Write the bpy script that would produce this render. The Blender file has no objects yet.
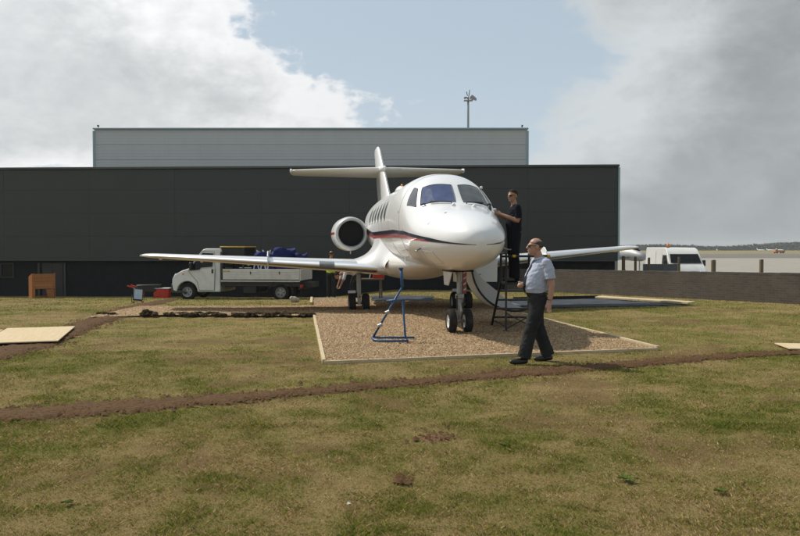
import bpy, bmesh, math, random
import numpy as np
from mathutils import Vector, Matrix, Euler
from mathutils.kdtree import KDTree
random.seed(7); rng = np.random.default_rng(11)
R = math.radians; PI = math.pi
scene = bpy.context.scene
C = scene.collection

# ------------------------------------------------------------------ camera
FPX = 750.0; CAMH = 1.65; PITCH = math.atan(20.5/FPX)
cam = bpy.data.cameras.new('camera'); cam_o = bpy.data.objects.new('camera', cam); C.objects.link(cam_o)
cam.sensor_width = 36; cam.lens = 36*FPX/800; cam.clip_start = .1; cam.clip_end = 9000
cam_o.location = (0, 0, CAMH); cam_o.rotation_euler = (PI/2-PITCH, 0, 0)
scene.camera = cam_o

# ------------------------------------------------------------------ sun, sky, exposure
SUN_D = Vector((-.83*math.cos(R(50)), .55*math.cos(R(50)), 0)); SUN_D = SUN_D.normalized()*math.cos(R(50)); SUN_D.z = math.sin(R(50))
sun = bpy.data.lights.new('sun', 'SUN'); sun.energy = 4.7; sun.angle = R(.8); sun.color = (1, .92, .80)
sun_o = bpy.data.objects.new('sun', sun); C.objects.link(sun_o)
sun_o.rotation_euler = SUN_D.to_track_quat('Z', 'Y').to_euler()
scene.view_settings.view_transform = 'Standard'; scene.view_settings.look = 'None'
scene.view_settings.exposure = -0.30; scene.view_settings.gamma = 1

world = bpy.data.worlds.new('World'); scene.world = world; world.use_nodes = True
def build_sky():
    nt = world.node_tree; N = nt.nodes; L = nt.links; N.clear()
    def node(t, **k):
        n = N.new(t)
        for a, b in k.items(): setattr(n, a, b)
        return n
    def m(op, a, b=None, c=None, clamp=False):
        n = node('ShaderNodeMath', operation=op, use_clamp=clamp)
        for i, v in enumerate((a, b, c)):
            if v is None: continue
            if hasattr(v, 'is_linked'): L.new(v, n.inputs[i])
            else: n.inputs[i].default_value = v
        return n.outputs[0]
    def mixc(f, a, b):
        n = node('ShaderNodeMix', data_type='RGBA')
        for i, v in ((0, f), (6, a), (7, b)):
            if hasattr(v, 'is_linked'): L.new(v, n.inputs[i])
            else: n.inputs[i].default_value = v
        return n.outputs[2]
    def sstep(v, a, b):
        n = node('ShaderNodeMapRange', interpolation_type='SMOOTHSTEP')
        L.new(v, n.inputs[0]); n.inputs[1].default_value = a; n.inputs[2].default_value = b
        return n.outputs[0]
    tc = node('ShaderNodeTexCoord'); D = tc.outputs['Generated']
    sky = node('ShaderNodeTexSky', sky_type='NISHITA', sun_disc=False, sun_elevation=math.asin(SUN_D.z),
               sun_rotation=math.atan2(SUN_D.x, SUN_D.y), air_density=1.0, dust_density=2.2, ozone_density=1.2, altitude=20)
    sx = node('ShaderNodeSeparateXYZ'); L.new(D, sx.inputs[0]); x, y, z = sx.outputs
    az = m('ARCTAN2', x, y); el = m('ARCSINE', z)
    def noise(scale, detail, rough, stretch=(1, 1, 1.6), off=(0, 0, 0), dist=0.0):
        mp = node('ShaderNodeMapping'); L.new(D, mp.inputs[0]); mp.inputs['Scale'].default_value = stretch; mp.inputs['Location'].default_value = off
        n = node('ShaderNodeTexNoise'); L.new(mp.outputs[0], n.inputs[0])
        n.inputs['Scale'].default_value = scale; n.inputs['Detail'].default_value = detail; n.inputs['Roughness'].default_value = rough
        n.inputs['Distortion'].default_value = dist
        return m('SUBTRACT', n.outputs[0], .5)
    big = noise(3.2, 3, .5, off=(3.1, 1.7, .4)); mid = noise(9, 7, .58, off=(.6, .2, 1.1), dist=.3); fine = noise(30, 5, .6)
    # the two cloud banks: their ragged edges as curves of azimuth over elevation
    def edge(pts):
        fc = node('ShaderNodeFloatCurve'); cv = fc.mapping.curves[0]
        for i, (e, a) in enumerate(pts):
            px, py = e/90, (a+60)/120
            if i < 2: cv.points[i].location = (px, py)
            else: cv.points.new(px, py)
        fc.mapping.update()
        L.new(m('DIVIDE', el, PI/2), fc.inputs['Value'])
        return m('MULTIPLY', m('SUBTRACT', m('MULTIPLY', fc.outputs[0], 120), 60), PI/180)
    aL = edge([(0, -16), (7.5, -7), (9.2, -1.6), (10.5, -.4), (12, -3.4), (14.2, -8.2), (18.3, -11.3), (24, -15), (40, -22), (90, -30)])
    aR = edge([(0, 2), (5, 5), (7.4, 9.6), (10, 11.5), (12.2, 13.2), (14, 15.0), (18.3, 13.6), (24, 17), (40, 26), (90, 34)])
    warp = m('ADD', m('MULTIPLY', mid, .21), m('MULTIPLY', big, .10))
    bil = m('ABSOLUTE', noise(13, 6, .55, off=(2.2, .7, 1.9))); bil2 = m('ABSOLUTE', noise(34, 5, .55, off=(.3, 4.1, .6)))
    puff = m('SUBTRACT', m('ADD', m('MULTIPLY', bil, .60), m('MULTIPLY', bil2, .22)), .055)
    warp = m('ADD', warp, m('MULTIPLY', fine, .02)); warp = m('SUBTRACT', warp, m('MULTIPLY', puff, .5))
    lowgap = m('MULTIPLY', sstep(el, .145, .07), sstep(az, -.30, -.46)); fl = m('SUBTRACT', m('ADD', m('MULTIPLY', m('MINIMUM', m('SUBTRACT', aL, az), .6), 1.0), warp), m('MULTIPLY', lowgap, .36)); fr = m('ADD', m('ADD', m('SUBTRACT', az, aR), warp), m('MULTIPLY', puff, .45))
    ml = sstep(fl, -.012, .042); mr = sstep(fr, -.010, .038)
    dl_ = sstep(fl, 0.0, .30); dr_ = sstep(fr, 0.0, .26)
    # away from the two banks the cloud breaks up into open sky
    far_ = sstep(m('ABSOLUTE', az), 1.0, 1.7); up_ = sstep(el, .55, 1.0); brk = m('MAXIMUM', far_, up_)
    holes = sstep(m('ADD', m('MULTIPLY', big, 1.6), m('MULTIPLY', mid, .7)), -.10, .16)
    cov = m('ADD', m('MULTIPLY', brk, m('SUBTRACT', holes, 1.0)), 1.0)
    ml = m('MULTIPLY', ml, cov); mr = m('MULTIPLY', mr, cov)
    # thickness and forward glow towards the sun
    vd = node('ShaderNodeVectorMath', operation='DOT_PRODUCT'); L.new(D, vd.inputs[0]); vd.inputs[1].default_value = SUN_D
    glow = m('POWER', m('MAXIMUM', vd.outputs['Value'], 0), 5.0)
    thick = m('ADD', m('ADD', m('MULTIPLY', mid, 2.3), m('MULTIPLY', big, 1.5)), m('MULTIPLY', fine, .55))
    shade_l = m('ADD', m('MULTIPLY', dl_, .66), m('ADD', m('MULTIPLY', thick, .42), m('MULTIPLY', puff, -1.0)), clamp=True)
    shade_r = m('ADD', m('MULTIPLY', dr_, .82), m('MULTIPLY', thick, .34), clamp=True)
    lit = (13.0, 13.1, 13.2, 1); grey = (6.9, 7.4, 7.6, 1); dark = (3.8, 4.15, 4.25, 1)
    cl = mixc(shade_l, lit, grey); cr = mixc(shade_r, (8.0, 8.5, 8.7, 1), dark)
    gl = node('ShaderNodeVectorMath', operation='SCALE'); L.new(cl, gl.inputs[0]); L.new(m('ADD', m('MULTIPLY', glow, .9), .80), gl.inputs['Scale'])
    haze = sstep(el, .30, -.02)
    base = mixc(m('ADD', m('MULTIPLY', haze, .25), .68), sky.outputs[0], (7.3, 8.6, 9.6, 1))
    c1 = mixc(ml, base, gl.outputs[0]); c2 = mixc(mr, c1, cr)
    low = sstep(el, .10, 0.0)
    c3 = mixc(m('MULTIPLY', low, .5), c2, (4.6, 5.0, 5.15, 1))
    bg = node('ShaderNodeBackground'); L.new(c3, bg.inputs[0]); bg.inputs[1].default_value = .1
    out = node('ShaderNodeOutputWorld'); L.new(bg.outputs[0], out.inputs[0])
build_sky()

# ------------------------------------------------------------------ helpers
P1 = np.array([11.95, 22.4]); P2 = np.array([4.75, 33.62]); WD = (P2-P1)/np.linalg.norm(P2-P1); WN = np.array([-WD[1]*-1, WD[0]*-1])
if WN[0] < 0: WN = -WN
def gh(x, y):
    x = np.asarray(x, float); y = np.asarray(y, float)
    h = -.00155*np.clip(y-14, 0, 20)**2; q = np.clip((x+3.6)/3.6, 0, 1); h = h*(1-.55*q*q*(3-2*q))
    sd = np.maximum((x-P1[0])*WN[0]+(y-P1[1])*WN[1], y-36.5)
    t = np.clip((sd-.5)/2.0, 0, 1); t = t*t*(3-2*t)
    return h*(1-t)+(-.95)*t
def ghf(x, y): return float(gh(x, y))
def ray(px, py):
    a = (px-400)/FPX; b = -(py-268)/FPX; s, c = math.sin(PITCH), math.cos(PITCH)
    return np.array([a, c+b*s, -s+b*c])
def G(px, py):                      # ground point seen along a line of sight
    d = ray(px, py); t = 2.0
    for _ in range(4000):
        p = d*t
        if CAMH+p[2] <= ghf(p[0], p[1]): break
        t += .01
    return (d[0]*t, d[1]*t)
def AT(px, py, Y):
    d = ray(px, py); t = Y/d[1]
    return (d[0]*t, Y, CAMH+d[2]*t)

def tag(o, label=None, cat=None, group=None, kind=None):
    if label: o['label'] = label
    if cat: o['category'] = cat
    if group: o['group'] = group
    if kind: o['kind'] = kind
    return o
def empty(name, loc=(0, 0, 0), rz=0, label=None, cat=None, group=None):
    o = bpy.data.objects.new(name, None); C.objects.link(o); o.location = loc; o.rotation_euler = (0, 0, rz); o.empty_display_size = .2
    return tag(o, label, cat, group)
def copy_tree(o, parent=None):
    c = o.copy(); C.objects.link(c)
    if parent is not None: c.parent = parent
    for ch in list(o.children): copy_tree(ch, c)
    return c

class MB:
    def __init__(s): s.v = []; s.f = []; s.mi = []
    def add(s, vs, fs, m=0):
        o = len(s.v); s.v += [tuple(p) for p in vs]; s.f += [tuple(i+o for i in f) for f in fs]; s.mi += [m]*len(fs); return s
    def box(s, c, d, rot=None, m=0, taper=1.0):
        vs = []
        for z in (-1, 1):
            k = taper if z > 0 else 1
            for x, y in ((-1, -1), (1, -1), (1, 1), (-1, 1)):
                p = Vector((x*d[0]/2*k, y*d[1]/2*k, z*d[2]/2))
                if rot: p = Euler(rot).to_matrix() @ p
                vs.append(p+Vector(c))
        return s.add(vs, [(3, 2, 1, 0), (4, 5, 6, 7), (0, 1, 5, 4), (1, 2, 6, 5), (2, 3, 7, 6), (3, 0, 4, 7)], m)
    def tube(s, pts, r, n=10, caps=True, m=0):
        pts = [Vector(p) for p in pts]; rs = r if isinstance(r, (list, tuple)) else [r]*len(pts)
        rings = []; up = None
        for i, p in enumerate(pts):
            t = (pts[min(i+1, len(pts)-1)]-pts[max(i-1, 0)]).normalized()
            if up is None: up = Vector((0, 0, 1)) if abs(t.z) < .9 else Vector((0, 1, 0))
            a = t.cross(up)
            if a.length < 1e-4: a = t.cross(Vector((1, 0, 0)))
            a.normalize(); b = a.cross(t).normalized(); up = b
            q = rs[i] if isinstance(rs[i], (tuple, list)) else (rs[i], rs[i])
            rings.append([p+a*q[0]*math.cos(2*PI*k/n)+b*q[1]*math.sin(2*PI*k/n) for k in range(n)])
        return s.loft(rings, caps, m)
    def loft(s, rings, caps=True, m=0, closed=True):
        n = len(rings[0]); vs = [p for r in rings for p in r]; fs = []
        for i in range(len(rings)-1):
            for k in range(n if closed else n-1):
                k2 = (k+1) % n; fs.append((i*n+k, i*n+k2, (i+1)*n+k2, (i+1)*n+k))
        if caps: fs += [tuple(range(n-1, -1, -1)), tuple((len(rings)-1)*n+k for k in range(n))]
        return s.add(vs, fs, m)
    def lathe(s, prof, o=(0, 0, 0), axis='Z', n=24, m=0, caps=True):
        rings = []
        for r, h in prof:
            ring = []
            for k in range(n):
                a = 2*PI*k/n; c, d = r*math.cos(a), r*math.sin(a)
                p = {'Z': (c, d, h), 'Y': (c, h, d), 'X': (h, c, d)}[axis]
                ring.append((p[0]+o[0], p[1]+o[1], p[2]+o[2]))
            rings.append(ring)
        return s.loft(rings, caps, m)
    def prism(s, poly, a, b, axis='Y', m=0, scale=None):       # polygon in the other two axes, extruded along axis
        def P(p, t):
            u, v = p
            return {'Y': (u, t, v), 'X': (t, u, v), 'Z': (u, v, t)}[axis]
        n = len(poly); vs = [P(p, a) for p in poly]+[P(p, b) for p in poly]
        fs = [tuple(range(n)), tuple(range(2*n-1, n-1, -1))]+[(k, n+k, n+(k+1) % n, (k+1) % n) for k in range(n)]
        return s.add(vs, fs, m)
    def sphere(s, c, r, n=12, m=0):
        q = r if isinstance(r, (tuple, list)) else (r, r, r); rings = []
        for i in range(1, n//2):
            t = PI*i/(n//2)
            rings.append([(c[0]+q[0]*math.sin(t)*math.cos(2*PI*k/n), c[1]+q[1]*math.sin(t)*math.sin(2*PI*k/n), c[2]+q[2]*math.cos(t)) for k in range(n)])
        o = len(s.v); s.loft(rings, False, m); a = len(s.v); s.v += [(c[0], c[1], c[2]+q[2]), (c[0], c[1], c[2]-q[2])]
        l = o+(len(rings)-1)*n
        for k in range(n):
            s.f.append((a, o+k, o+(k+1) % n)); s.f.append((a+1, l+(k+1) % n, l+k)); s.mi += [m, m]
        return s
    def build(s, name, mat, parent=None, smooth=False, bevel=0, seg=2, auto=None, recalc=True):
        me = bpy.data.meshes.new(name); me.from_pydata(s.v, [], s.f)
        for q in (mat if isinstance(mat, (list, tuple)) else [mat]): me.materials.append(q)
        me.polygons.foreach_set('material_index', s.mi)
        if recalc:
            bm = bmesh.new(); bm.from_mesh(me); bmesh.ops.recalc_face_normals(bm, faces=bm.faces); bm.to_mesh(me); bm.free()
        if smooth or auto is not None: me.polygons.foreach_set('use_smooth', [True]*len(me.polygons))
        if auto is not None: me.set_sharp_from_angle(angle=R(auto))
        o = bpy.data.objects.new(name, me); C.objects.link(o)
        if parent is not None: o.parent = parent
        if bevel:
            md = o.modifiers.new('bevel', 'BEVEL'); md.width = bevel; md.segments = seg; md.limit_method = 'ANGLE'; md.angle_limit = R(35)
            md.harden_normals = False
            me.polygons.foreach_set('use_smooth', [True]*len(me.polygons)); me.set_sharp_from_angle(angle=R(40))
        return o
def np_mesh(name, V, Fc, mat, kind=None, attrs=None, smooth=False):
    me = bpy.data.meshes.new(name); n = len(V); k = Fc.shape[1]
    me.vertices.add(n); me.vertices.foreach_set('co', np.ascontiguousarray(V, np.float32).ravel())
    me.loops.add(Fc.size); me.loops.foreach_set('vertex_index', Fc.ravel().astype(np.int32))
    me.polygons.add(len(Fc)); me.polygons.foreach_set('loop_start', np.arange(0, Fc.size, k, dtype=np.int32))
    for a, d in (attrs or {}).items():
        at = me.attributes.new(a, 'FLOAT', 'POINT'); at.data.foreach_set('value', np.ascontiguousarray(d, np.float32))
    me.update(calc_edges=True); me.validate()
    if smooth: me.polygons.foreach_set('use_smooth', np.ones(len(Fc), bool))
    me.materials.append(mat)
    o = bpy.data.objects.new(name, me); C.objects.link(o)
    if kind: o['kind'] = kind
    return o

# ------------------------------------------------------------------ materials
def mat(name, col, rough=.5, metal=0, var=.12, scale=8, bump=0, bscale=40, coat=0, col2=None, spec=None, streak=None, dirt=0, noise_rough=.1):
    if spec is None: spec = .12 if rough >= .6 and not metal else .5
    M = bpy.data.materials.new(name); M.use_nodes = True; nt = M.node_tree; N = nt.nodes; L = nt.links
    b = N['Principled BSDF']; tc = N.new('ShaderNodeTexCoord')
    src = tc.outputs['Object']
    if streak:
        mp = N.new('ShaderNodeMapping'); L.new(src, mp.inputs[0]); mp.inputs['Scale'].default_value = streak; src = mp.outputs[0]
    n = N.new('ShaderNodeTexNoise'); L.new(src, n.inputs[0]); n.inputs['Scale'].default_value = scale; n.inputs['Detail'].default_value = 6; n.inputs['Roughness'].default_value = .62
    rp = N.new('ShaderNodeValToRGB'); L.new(n.outputs[0], rp.inputs[0])
    c2 = col2 or tuple(min(1, c*(1+var)) for c in col); c1 = col if col2 else tuple(c*(1-var) for c in col)
    rp.color_ramp.elements[0].position = .32; rp.color_ramp.elements[1].position = .68
    rp.color_ramp.elements[0].color = (*c1, 1); rp.color_ramp.elements[1].color = (*c2, 1)
    colout = rp.outputs[0]
    if dirt:
        n3 = N.new('ShaderNodeTexNoise'); L.new(tc.outputs['Object'], n3.inputs[0]); n3.inputs['Scale'].default_value = 2.2; n3.inputs['Detail'].default_value = 8; n3.inputs['Roughness'].default_value = .7
        r3 = N.new('ShaderNodeMapRange'); L.new(n3.outputs[0], r3.inputs[0]); r3.inputs[1].default_value = .5; r3.inputs[2].default_value = .8; r3.inputs[4].default_value = dirt
        mx = N.new('ShaderNodeMix'); mx.data_type = 'RGBA'; L.new(r3.outputs[0], mx.inputs[0]); L.new(colout, mx.inputs[6]); mx.inputs[7].default_value = (.16, .13, .09, 1); colout = mx.outputs[2]
    L.new(colout, b.inputs['Base Color'])
    mr = N.new('ShaderNodeMapRange'); L.new(n.outputs[0], mr.inputs[0]); mr.inputs[3].default_value = max(.02, rough-noise_rough*rough); mr.inputs[4].default_value = min(1, rough+noise_rough*rough)
    L.new(mr.outputs[0], b.inputs['Roughness'])
    b.inputs['Metallic'].default_value = metal; b.inputs['Coat Weight'].default_value = coat; b.inputs['Coat Roughness'].default_value = .06
    b.inputs['Specular IOR Level'].default_value = spec
    if bump:
        n2 = N.new('ShaderNodeTexNoise'); L.new(src, n2.inputs[0]); n2.inputs['Scale'].default_value = bscale; n2.inputs['Detail'].default_value = 6
        bp = N.new('ShaderNodeBump'); bp.inputs['Strength'].default_value = bump; bp.inputs['Distance'].default_value = .02
        L.new(n2.outputs[0], bp.inputs['Height']); L.new(bp.outputs[0], b.inputs['Normal'])
    return M
def glass(name, col=(.012, .015, .02), rough=.04, spec=.8):
    return mat(name, col, rough, var=.3, scale=3, spec=spec, noise_rough=.4)
M = {}
M['white'] = mat('aircraft_white_paint', (.78, .79, .80), .3, var=.012, scale=2, coat=.5, noise_rough=.12)
M['white_v'] = mat('vehicle_white_paint', (.70, .70, .68), .38, var=.05, scale=4, coat=.35, dirt=.25)
M['white_d'] = mat('dropside_white_paint', (.62, .62, .60), .45, var=.08, scale=5, dirt=.35)
M['red'] = mat('stripe_red', (.42, .028, .018), .3, var=.05, coat=.5)
M['navy'] = mat('stripe_navy', (.010, .014, .040), .3, var=.1, coat=.5)
M['silver'] = mat('polished_aluminium', (.78, .79, .80), .30, metal=1, var=.02, scale=3, noise_rough=.03)
M['steel'] = mat('grey_steel', (.34, .34, .34), .45, metal=.7, var=.15, scale=14)
M['dsteel'] = mat('dark_steel', (.05, .05, .052), .5, metal=.3, var=.25, scale=12)
M['black'] = mat('black_paint', (.012, .012, .013), .42, var=.2, scale=20, dirt=.12)
M['rubber'] = mat('tyre_rubber', (.018, .018, .019), .75, var=.3, scale=20, bump=.3, bscale=60, dirt=.35)
M['glass'] = glass('cockpit_glass', (.022, .028, .045), .04, .9); M['glass_painted_sky'] = glass('windscreen_painted_sky', (.045, .068, .17), .04, .9); M['glass_painted_grey'] = glass('windscreen_painted_grey_light', (.060, .070, .074), .05, .8); M['vglass'] = glass('vehicle_glass', (.008, .009, .010), .10, .22)  # blue sky reflection and grey light on the two windscreen panes painted as colour
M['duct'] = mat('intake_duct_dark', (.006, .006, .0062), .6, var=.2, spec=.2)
M['fanm'] = mat('fan_blade_metal', (.02, .02, .021), .5, metal=.6, var=.2)
M['seal'] = mat('window_seal', (.045, .045, .045), .55)
M['grime'] = mat('belly_white_paint', (.72, .71, .69), .36, var=.03, scale=2, coat=.3, dirt=.10)
M['lamp_dark'] = mat('landing_lamp_glass', (.16, .17, .18), .25, var=.2); M['blue'] = mat('blue_painted_steel', (.012, .075, .20), .42, var=.2, scale=12, dirt=.18)
M['bagblue'] = mat('blue_woven_bag', (.012, .022, .115), .7, var=.3, scale=14, bump=.5, bscale=14)
M['bagwhite'] = mat('white_woven_print', (.62, .64, .68), .7, var=.12, scale=20, bump=.4, bscale=20)
M['yellow'] = mat('yellow_paint', (.55, .33, .03), .5, var=.15)
M['hivis'] = mat('hi_vis_yellow_cloth', (.48, .72, .03), .8, var=.12, scale=20, bump=.4, bscale=30)
M['redplastic'] = mat('red_plastic', (.50, .03, .012), .45, var=.15, scale=5, dirt=.1)
M['amber'] = mat('amber_lens', (.75, .22, .01), .25, var=.1)
M['wood'] = mat('orange_stained_wood', (.27, .095, .022), .5, scale=5, streak=(14, 14, 1), col2=(.42, .165, .045), bump=.2)
M['stair'] = mat('pale_grey_stair_side', (.58, .60, .61), .5, var=.05, scale=5)
M['ply'] = mat('pale_plywood', (.52, .41, .25), .7, scale=2, streak=(1, 14, 14), col2=(.60, .49, .32), bump=.15)
M['timber'] = mat('sawn_timber', (.46, .37, .23), .75, scale=4, streak=(1.5, 14, 14), col2=(.60, .50, .34), bump=.25, dirt=.3)
M['post'] = mat('weathered_post_wood', (.13, .095, .06), .85, scale=6, streak=(12, 12, 1.5), col2=(.22, .17, .12), bump=.4)
M['galv'] = mat('galvanised_steel', (.36, .37, .37), .5, metal=.35, var=.12, scale=18)
M['clad'] = mat('charcoal_cladding', (.029, .0365, .035), .5, var=.10, scale=1.2, streak=(1, 1, .3), noise_rough=.15)
M['clad2'] = mat('charcoal_cladding_two', (.030, .0375, .036), .5, var=.10, scale=1.4, streak=(1, 1, .3), noise_rough=.15)
M['trim'] = mat('dark_edge_trim', (.05, .06, .06), .4, var=.1)
M['plinth'] = mat('dark_blockwork', (.017, .0195, .021), .75, var=.2, scale=3, bump=.3, bscale=12)
M['grey_clad'] = mat('grey_cladding', (.56, .575, .57), .5, var=.03, scale=1.5, streak=(1, 1, .3))
M['grey_trim'] = mat('pale_blue_trim', (.32, .45, .48), .4, var=.05)
M['sheet'] = mat('blue_grey_membrane', (.060, .070, .085), .7, var=.35, scale=2.5, bump=1, bscale=5, spec=.10)
M['sheetblack'] = mat('black_membrane', (.02, .021, .023), .6, var=.3, scale=4, bump=.6, bscale=8)
M['clod'] = mat('dark_turf_clod', (.036, .024, .013), .97, scale=16, col2=(.080, .056, .029), bump=1, bscale=30)
M['concrete'] = mat('apron_concrete', (.29, .275, .240), .85, var=.08, scale=.3, bump=.1)
M['tarmac'] = mat('taxiway_tarmac', (.16, .15, .135), .9, var=.12, scale=.1)
M['fargrass'] = mat('dry_airfield_grass', (.17, .15, .06), .95, scale=.02, col2=(.26, .215, .10))
M['leaf'] = mat('far_tree_leaves', (.045, .058, .042), .9, scale=.1, col2=(.06, .075, .052), spec=.1)
M['orange'] = mat('orange_vehicle_paint', (.42, .15, .04), .45)
M['weed'] = mat('weed_leaf', (.075, .105, .018), .8, var=.25, scale=20)
M['lens'] = mat('floodlight_glass', (.42, .50, .58), .12, var=.15, scale=3)
M['paper'] = mat('white_scrap', (.75, .74, .72), .8)
M['sack'] = mat('pale_rubble_sack', (.38, .35, .29), .85, var=.2, scale=15, bump=.5)
M['conc_grey'] = mat('grey_barrier_paint', (.12, .13, .145), .6, var=.1)
for i, c in enumerate([(.42, .235, .165), (.34, .175, .11)]): M['skin%d' % i] = mat('skin_tone_%d' % i, c, .5, var=.08, scale=14)
M['shirt'] = mat('pale_blue_shirt', (.41, .445, .56), .85, var=.06, scale=6, bump=.6, bscale=9)
M['trouser'] = mat('dark_grey_trousers', (.026, .027, .028), .85, var=.2, scale=8, bump=.6, bscale=9)
M['navyshirt'] = mat('navy_polo_cloth', (.006, .0075, .013), .85, var=.2, scale=8, bump=.5, bscale=10)
M['shoe'] = mat('black_shoe_leather', (.010, .010, .010), .35, var=.2)
M['boot'] = mat('tan_boot_leather', (.45, .35, .22), .7)
M['hair'] = mat('short_greying_hair', (.075, .06, .05), .85, var=.3, scale=40)
M['hair2'] = mat('dark_brown_hair', (.03, .02, .014), .85, var=.3, scale=40)
M['tee'] = mat('white_tee_cloth', (.62, .63, .66), .85, var=.06, scale=8, bump=.5, bscale=10)
M['tiem'] = mat('dark_navy_tie', (.012, .014, .022), .6)
M['shades'] = mat('dark_sunglasses', (.008, .008, .008), .15)
# ------------------------------------------------------------------ value noise for natural variation
class VN:
    def __init__(s, seed): s.t = np.random.default_rng(seed).random((512, 512))
    def at(s, x, y):
        xi = np.floor(x).astype(int); yi = np.floor(y).astype(int); fx = x-xi; fy = y-yi
        fx = fx*fx*(3-2*fx); fy = fy*fy*(3-2*fy); t = s.t
        a = t[xi % 512, yi % 512]; b = t[(xi+1) % 512, yi % 512]; c = t[xi % 512, (yi+1) % 512]; d = t[(xi+1) % 512, (yi+1) % 512]
        return (a*(1-fx)+b*fx)*(1-fy)+(c*(1-fx)+d*fx)*fy
    def fbm(s, x, y, f, o=4, g=.55):
        v = 0; a = 1; n = 0
        for i in range(o): v = v+a*s.at(x*f+17.3*i, y*f+9.1*i); n += a; a *= g; f *= 2.03
        return v/n
vA, vB, vC = VN(1), VN(2), VN(3)
def dryness(x, y):                    # 0 green .. 1 straw
    v = .50*vA.fbm(x, y, .55, 5, .62)+.50*vB.fbm(x, y, 2.3, 4, .65)
    return .13+.70*np.clip((v-.36)/.27, 0, 1)
def bareness(x, y):                   # bare earth showing through
    v = vC.fbm(x+40, y+13, 1.0, 5, .68)
    return np.clip((v-.565)/.11, 0, 1)
def micro(x, y): return .030*(vB.fbm(x, y, 1.3, 3)-.5)+.018*(vC.fbm(x, y, 5.5, 2)-.5)

def ground_material():
    Mt = bpy.data.materials.new('patchy_grass_ground'); Mt.use_nodes = True; nt = Mt.node_tree; N = nt.nodes; L = nt.links; b = N['Principled BSDF']
    geo = N.new('ShaderNodeNewGeometry')
    def noise(sc, det, ro=.6):
        n = N.new('ShaderNodeTexNoise'); L.new(geo.outputs['Position'], n.inputs[0]); n.inputs['Scale'].default_value = sc; n.inputs['Detail'].default_value = det; n.inputs['Roughness'].default_value = ro; return n.outputs[0]
    def attr(a):
        n = N.new('ShaderNodeAttribute'); n.attribute_name = a; return n.outputs['Fac']
    def mth(op, a, c, clamp=False):
        n = N.new('ShaderNodeMath'); n.operation = op; n.use_clamp = clamp
        for i, v in enumerate((a, c)):
            if hasattr(v, 'is_linked'): L.new(v, n.inputs[i])
            else: n.inputs[i].default_value = v
        return n.outputs[0]
    def mix(f, a, c):
        n = N.new('ShaderNodeMix'); n.data_type = 'RGBA'; L.new(f, n.inputs[0])
        for i, v in ((6, a), (7, c)):
            if hasattr(v, 'is_linked'): L.new(v, n.inputs[i])
            else: n.inputs[i].default_value = (*v, 1)
        return n.outputs[2]
    nf = noise(28, 6, .7); nm = noise(5, 6, .65)
    nv = noise(110, 4, .75)
    dry = mth('ADD', mth('ADD', attr('dry'), mth('MULTIPLY', mth('SUBTRACT', nf, .5), 2.2), False), mth('MULTIPLY', mth('SUBTRACT', nv, .5), 2.4), True)
    g = mix(nm, (.115, .132, .024), (.180, .168, .040)); s = mix(nm, (.265, .185, .080), (.385, .285, .140))
    gs = mix(dry, g, s)
    ea = mth('ADD', attr('bare'), mth('ADD', mth('MULTIPLY', mth('SUBTRACT', nf, .58), 2.0), mth('MULTIPLY', mth('SUBTRACT', nv, .5), 1.6)), True)
    c = mix(ea, gs, (.165, .092, .050))
    L.new(c, b.inputs['Base Color']); b.inputs['Roughness'].default_value = .95; b.inputs['Specular IOR Level'].default_value = .1
    bp = N.new('ShaderNodeBump'); bp.inputs['Strength'].default_value = 1; bp.inputs['Distance'].default_value = .03; L.new(mth('ADD', nf, mth('MULTIPLY', nv, .5)), bp.inputs['Height']); L.new(bp.outputs[0], b.inputs['Normal'])
    return Mt
M['ground'] = ground_material()
def graded(lo, hi, st, far_lo, far_hi, k=1.35):
    a = np.arange(lo, hi+1e-6, st); l = []; v = lo; d = st
    while v > far_lo: d *= k; v -= d; l.append(v)
    r = []; v = hi; d = st
    while v < far_hi: d *= k; v += d; r.append(v)
    return np.array(l[::-1]+list(a)+r)
xs = graded(-15, 17, .13, -2200, 2200); ys = graded(2, 37, .13, -200, 2600)
xs = np.unique(np.clip(xs, -2250, 2250)); ys = np.unique(np.clip(ys, -300, 2700)); gx, gy = np.meshgrid(xs, ys, indexing='ij'); nx, ny = gx.shape
fade = np.clip((60-np.hypot(gx, gy))/20, 0, 1)
gz = gh(gx, gy)+micro(gx, gy)*fade
idx = np.arange(nx*ny).reshape(nx, ny)
Fc = np.stack([idx[:-1, :-1], idx[1:, :-1], idx[1:, 1:], idx[:-1, 1:]], -1).reshape(-1, 4)
V = np.stack([gx, gy, gz], -1).reshape(-1, 3)
dr = np.where(fade > 0, dryness(gx, gy), .55); ba = np.where(fade > 0, bareness(gx, gy)*.8, 0)
np_mesh('ground', V, Fc, M['ground'], 'structure', {'dry': dr.ravel(), 'bare': ba.ravel()}, True)

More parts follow.
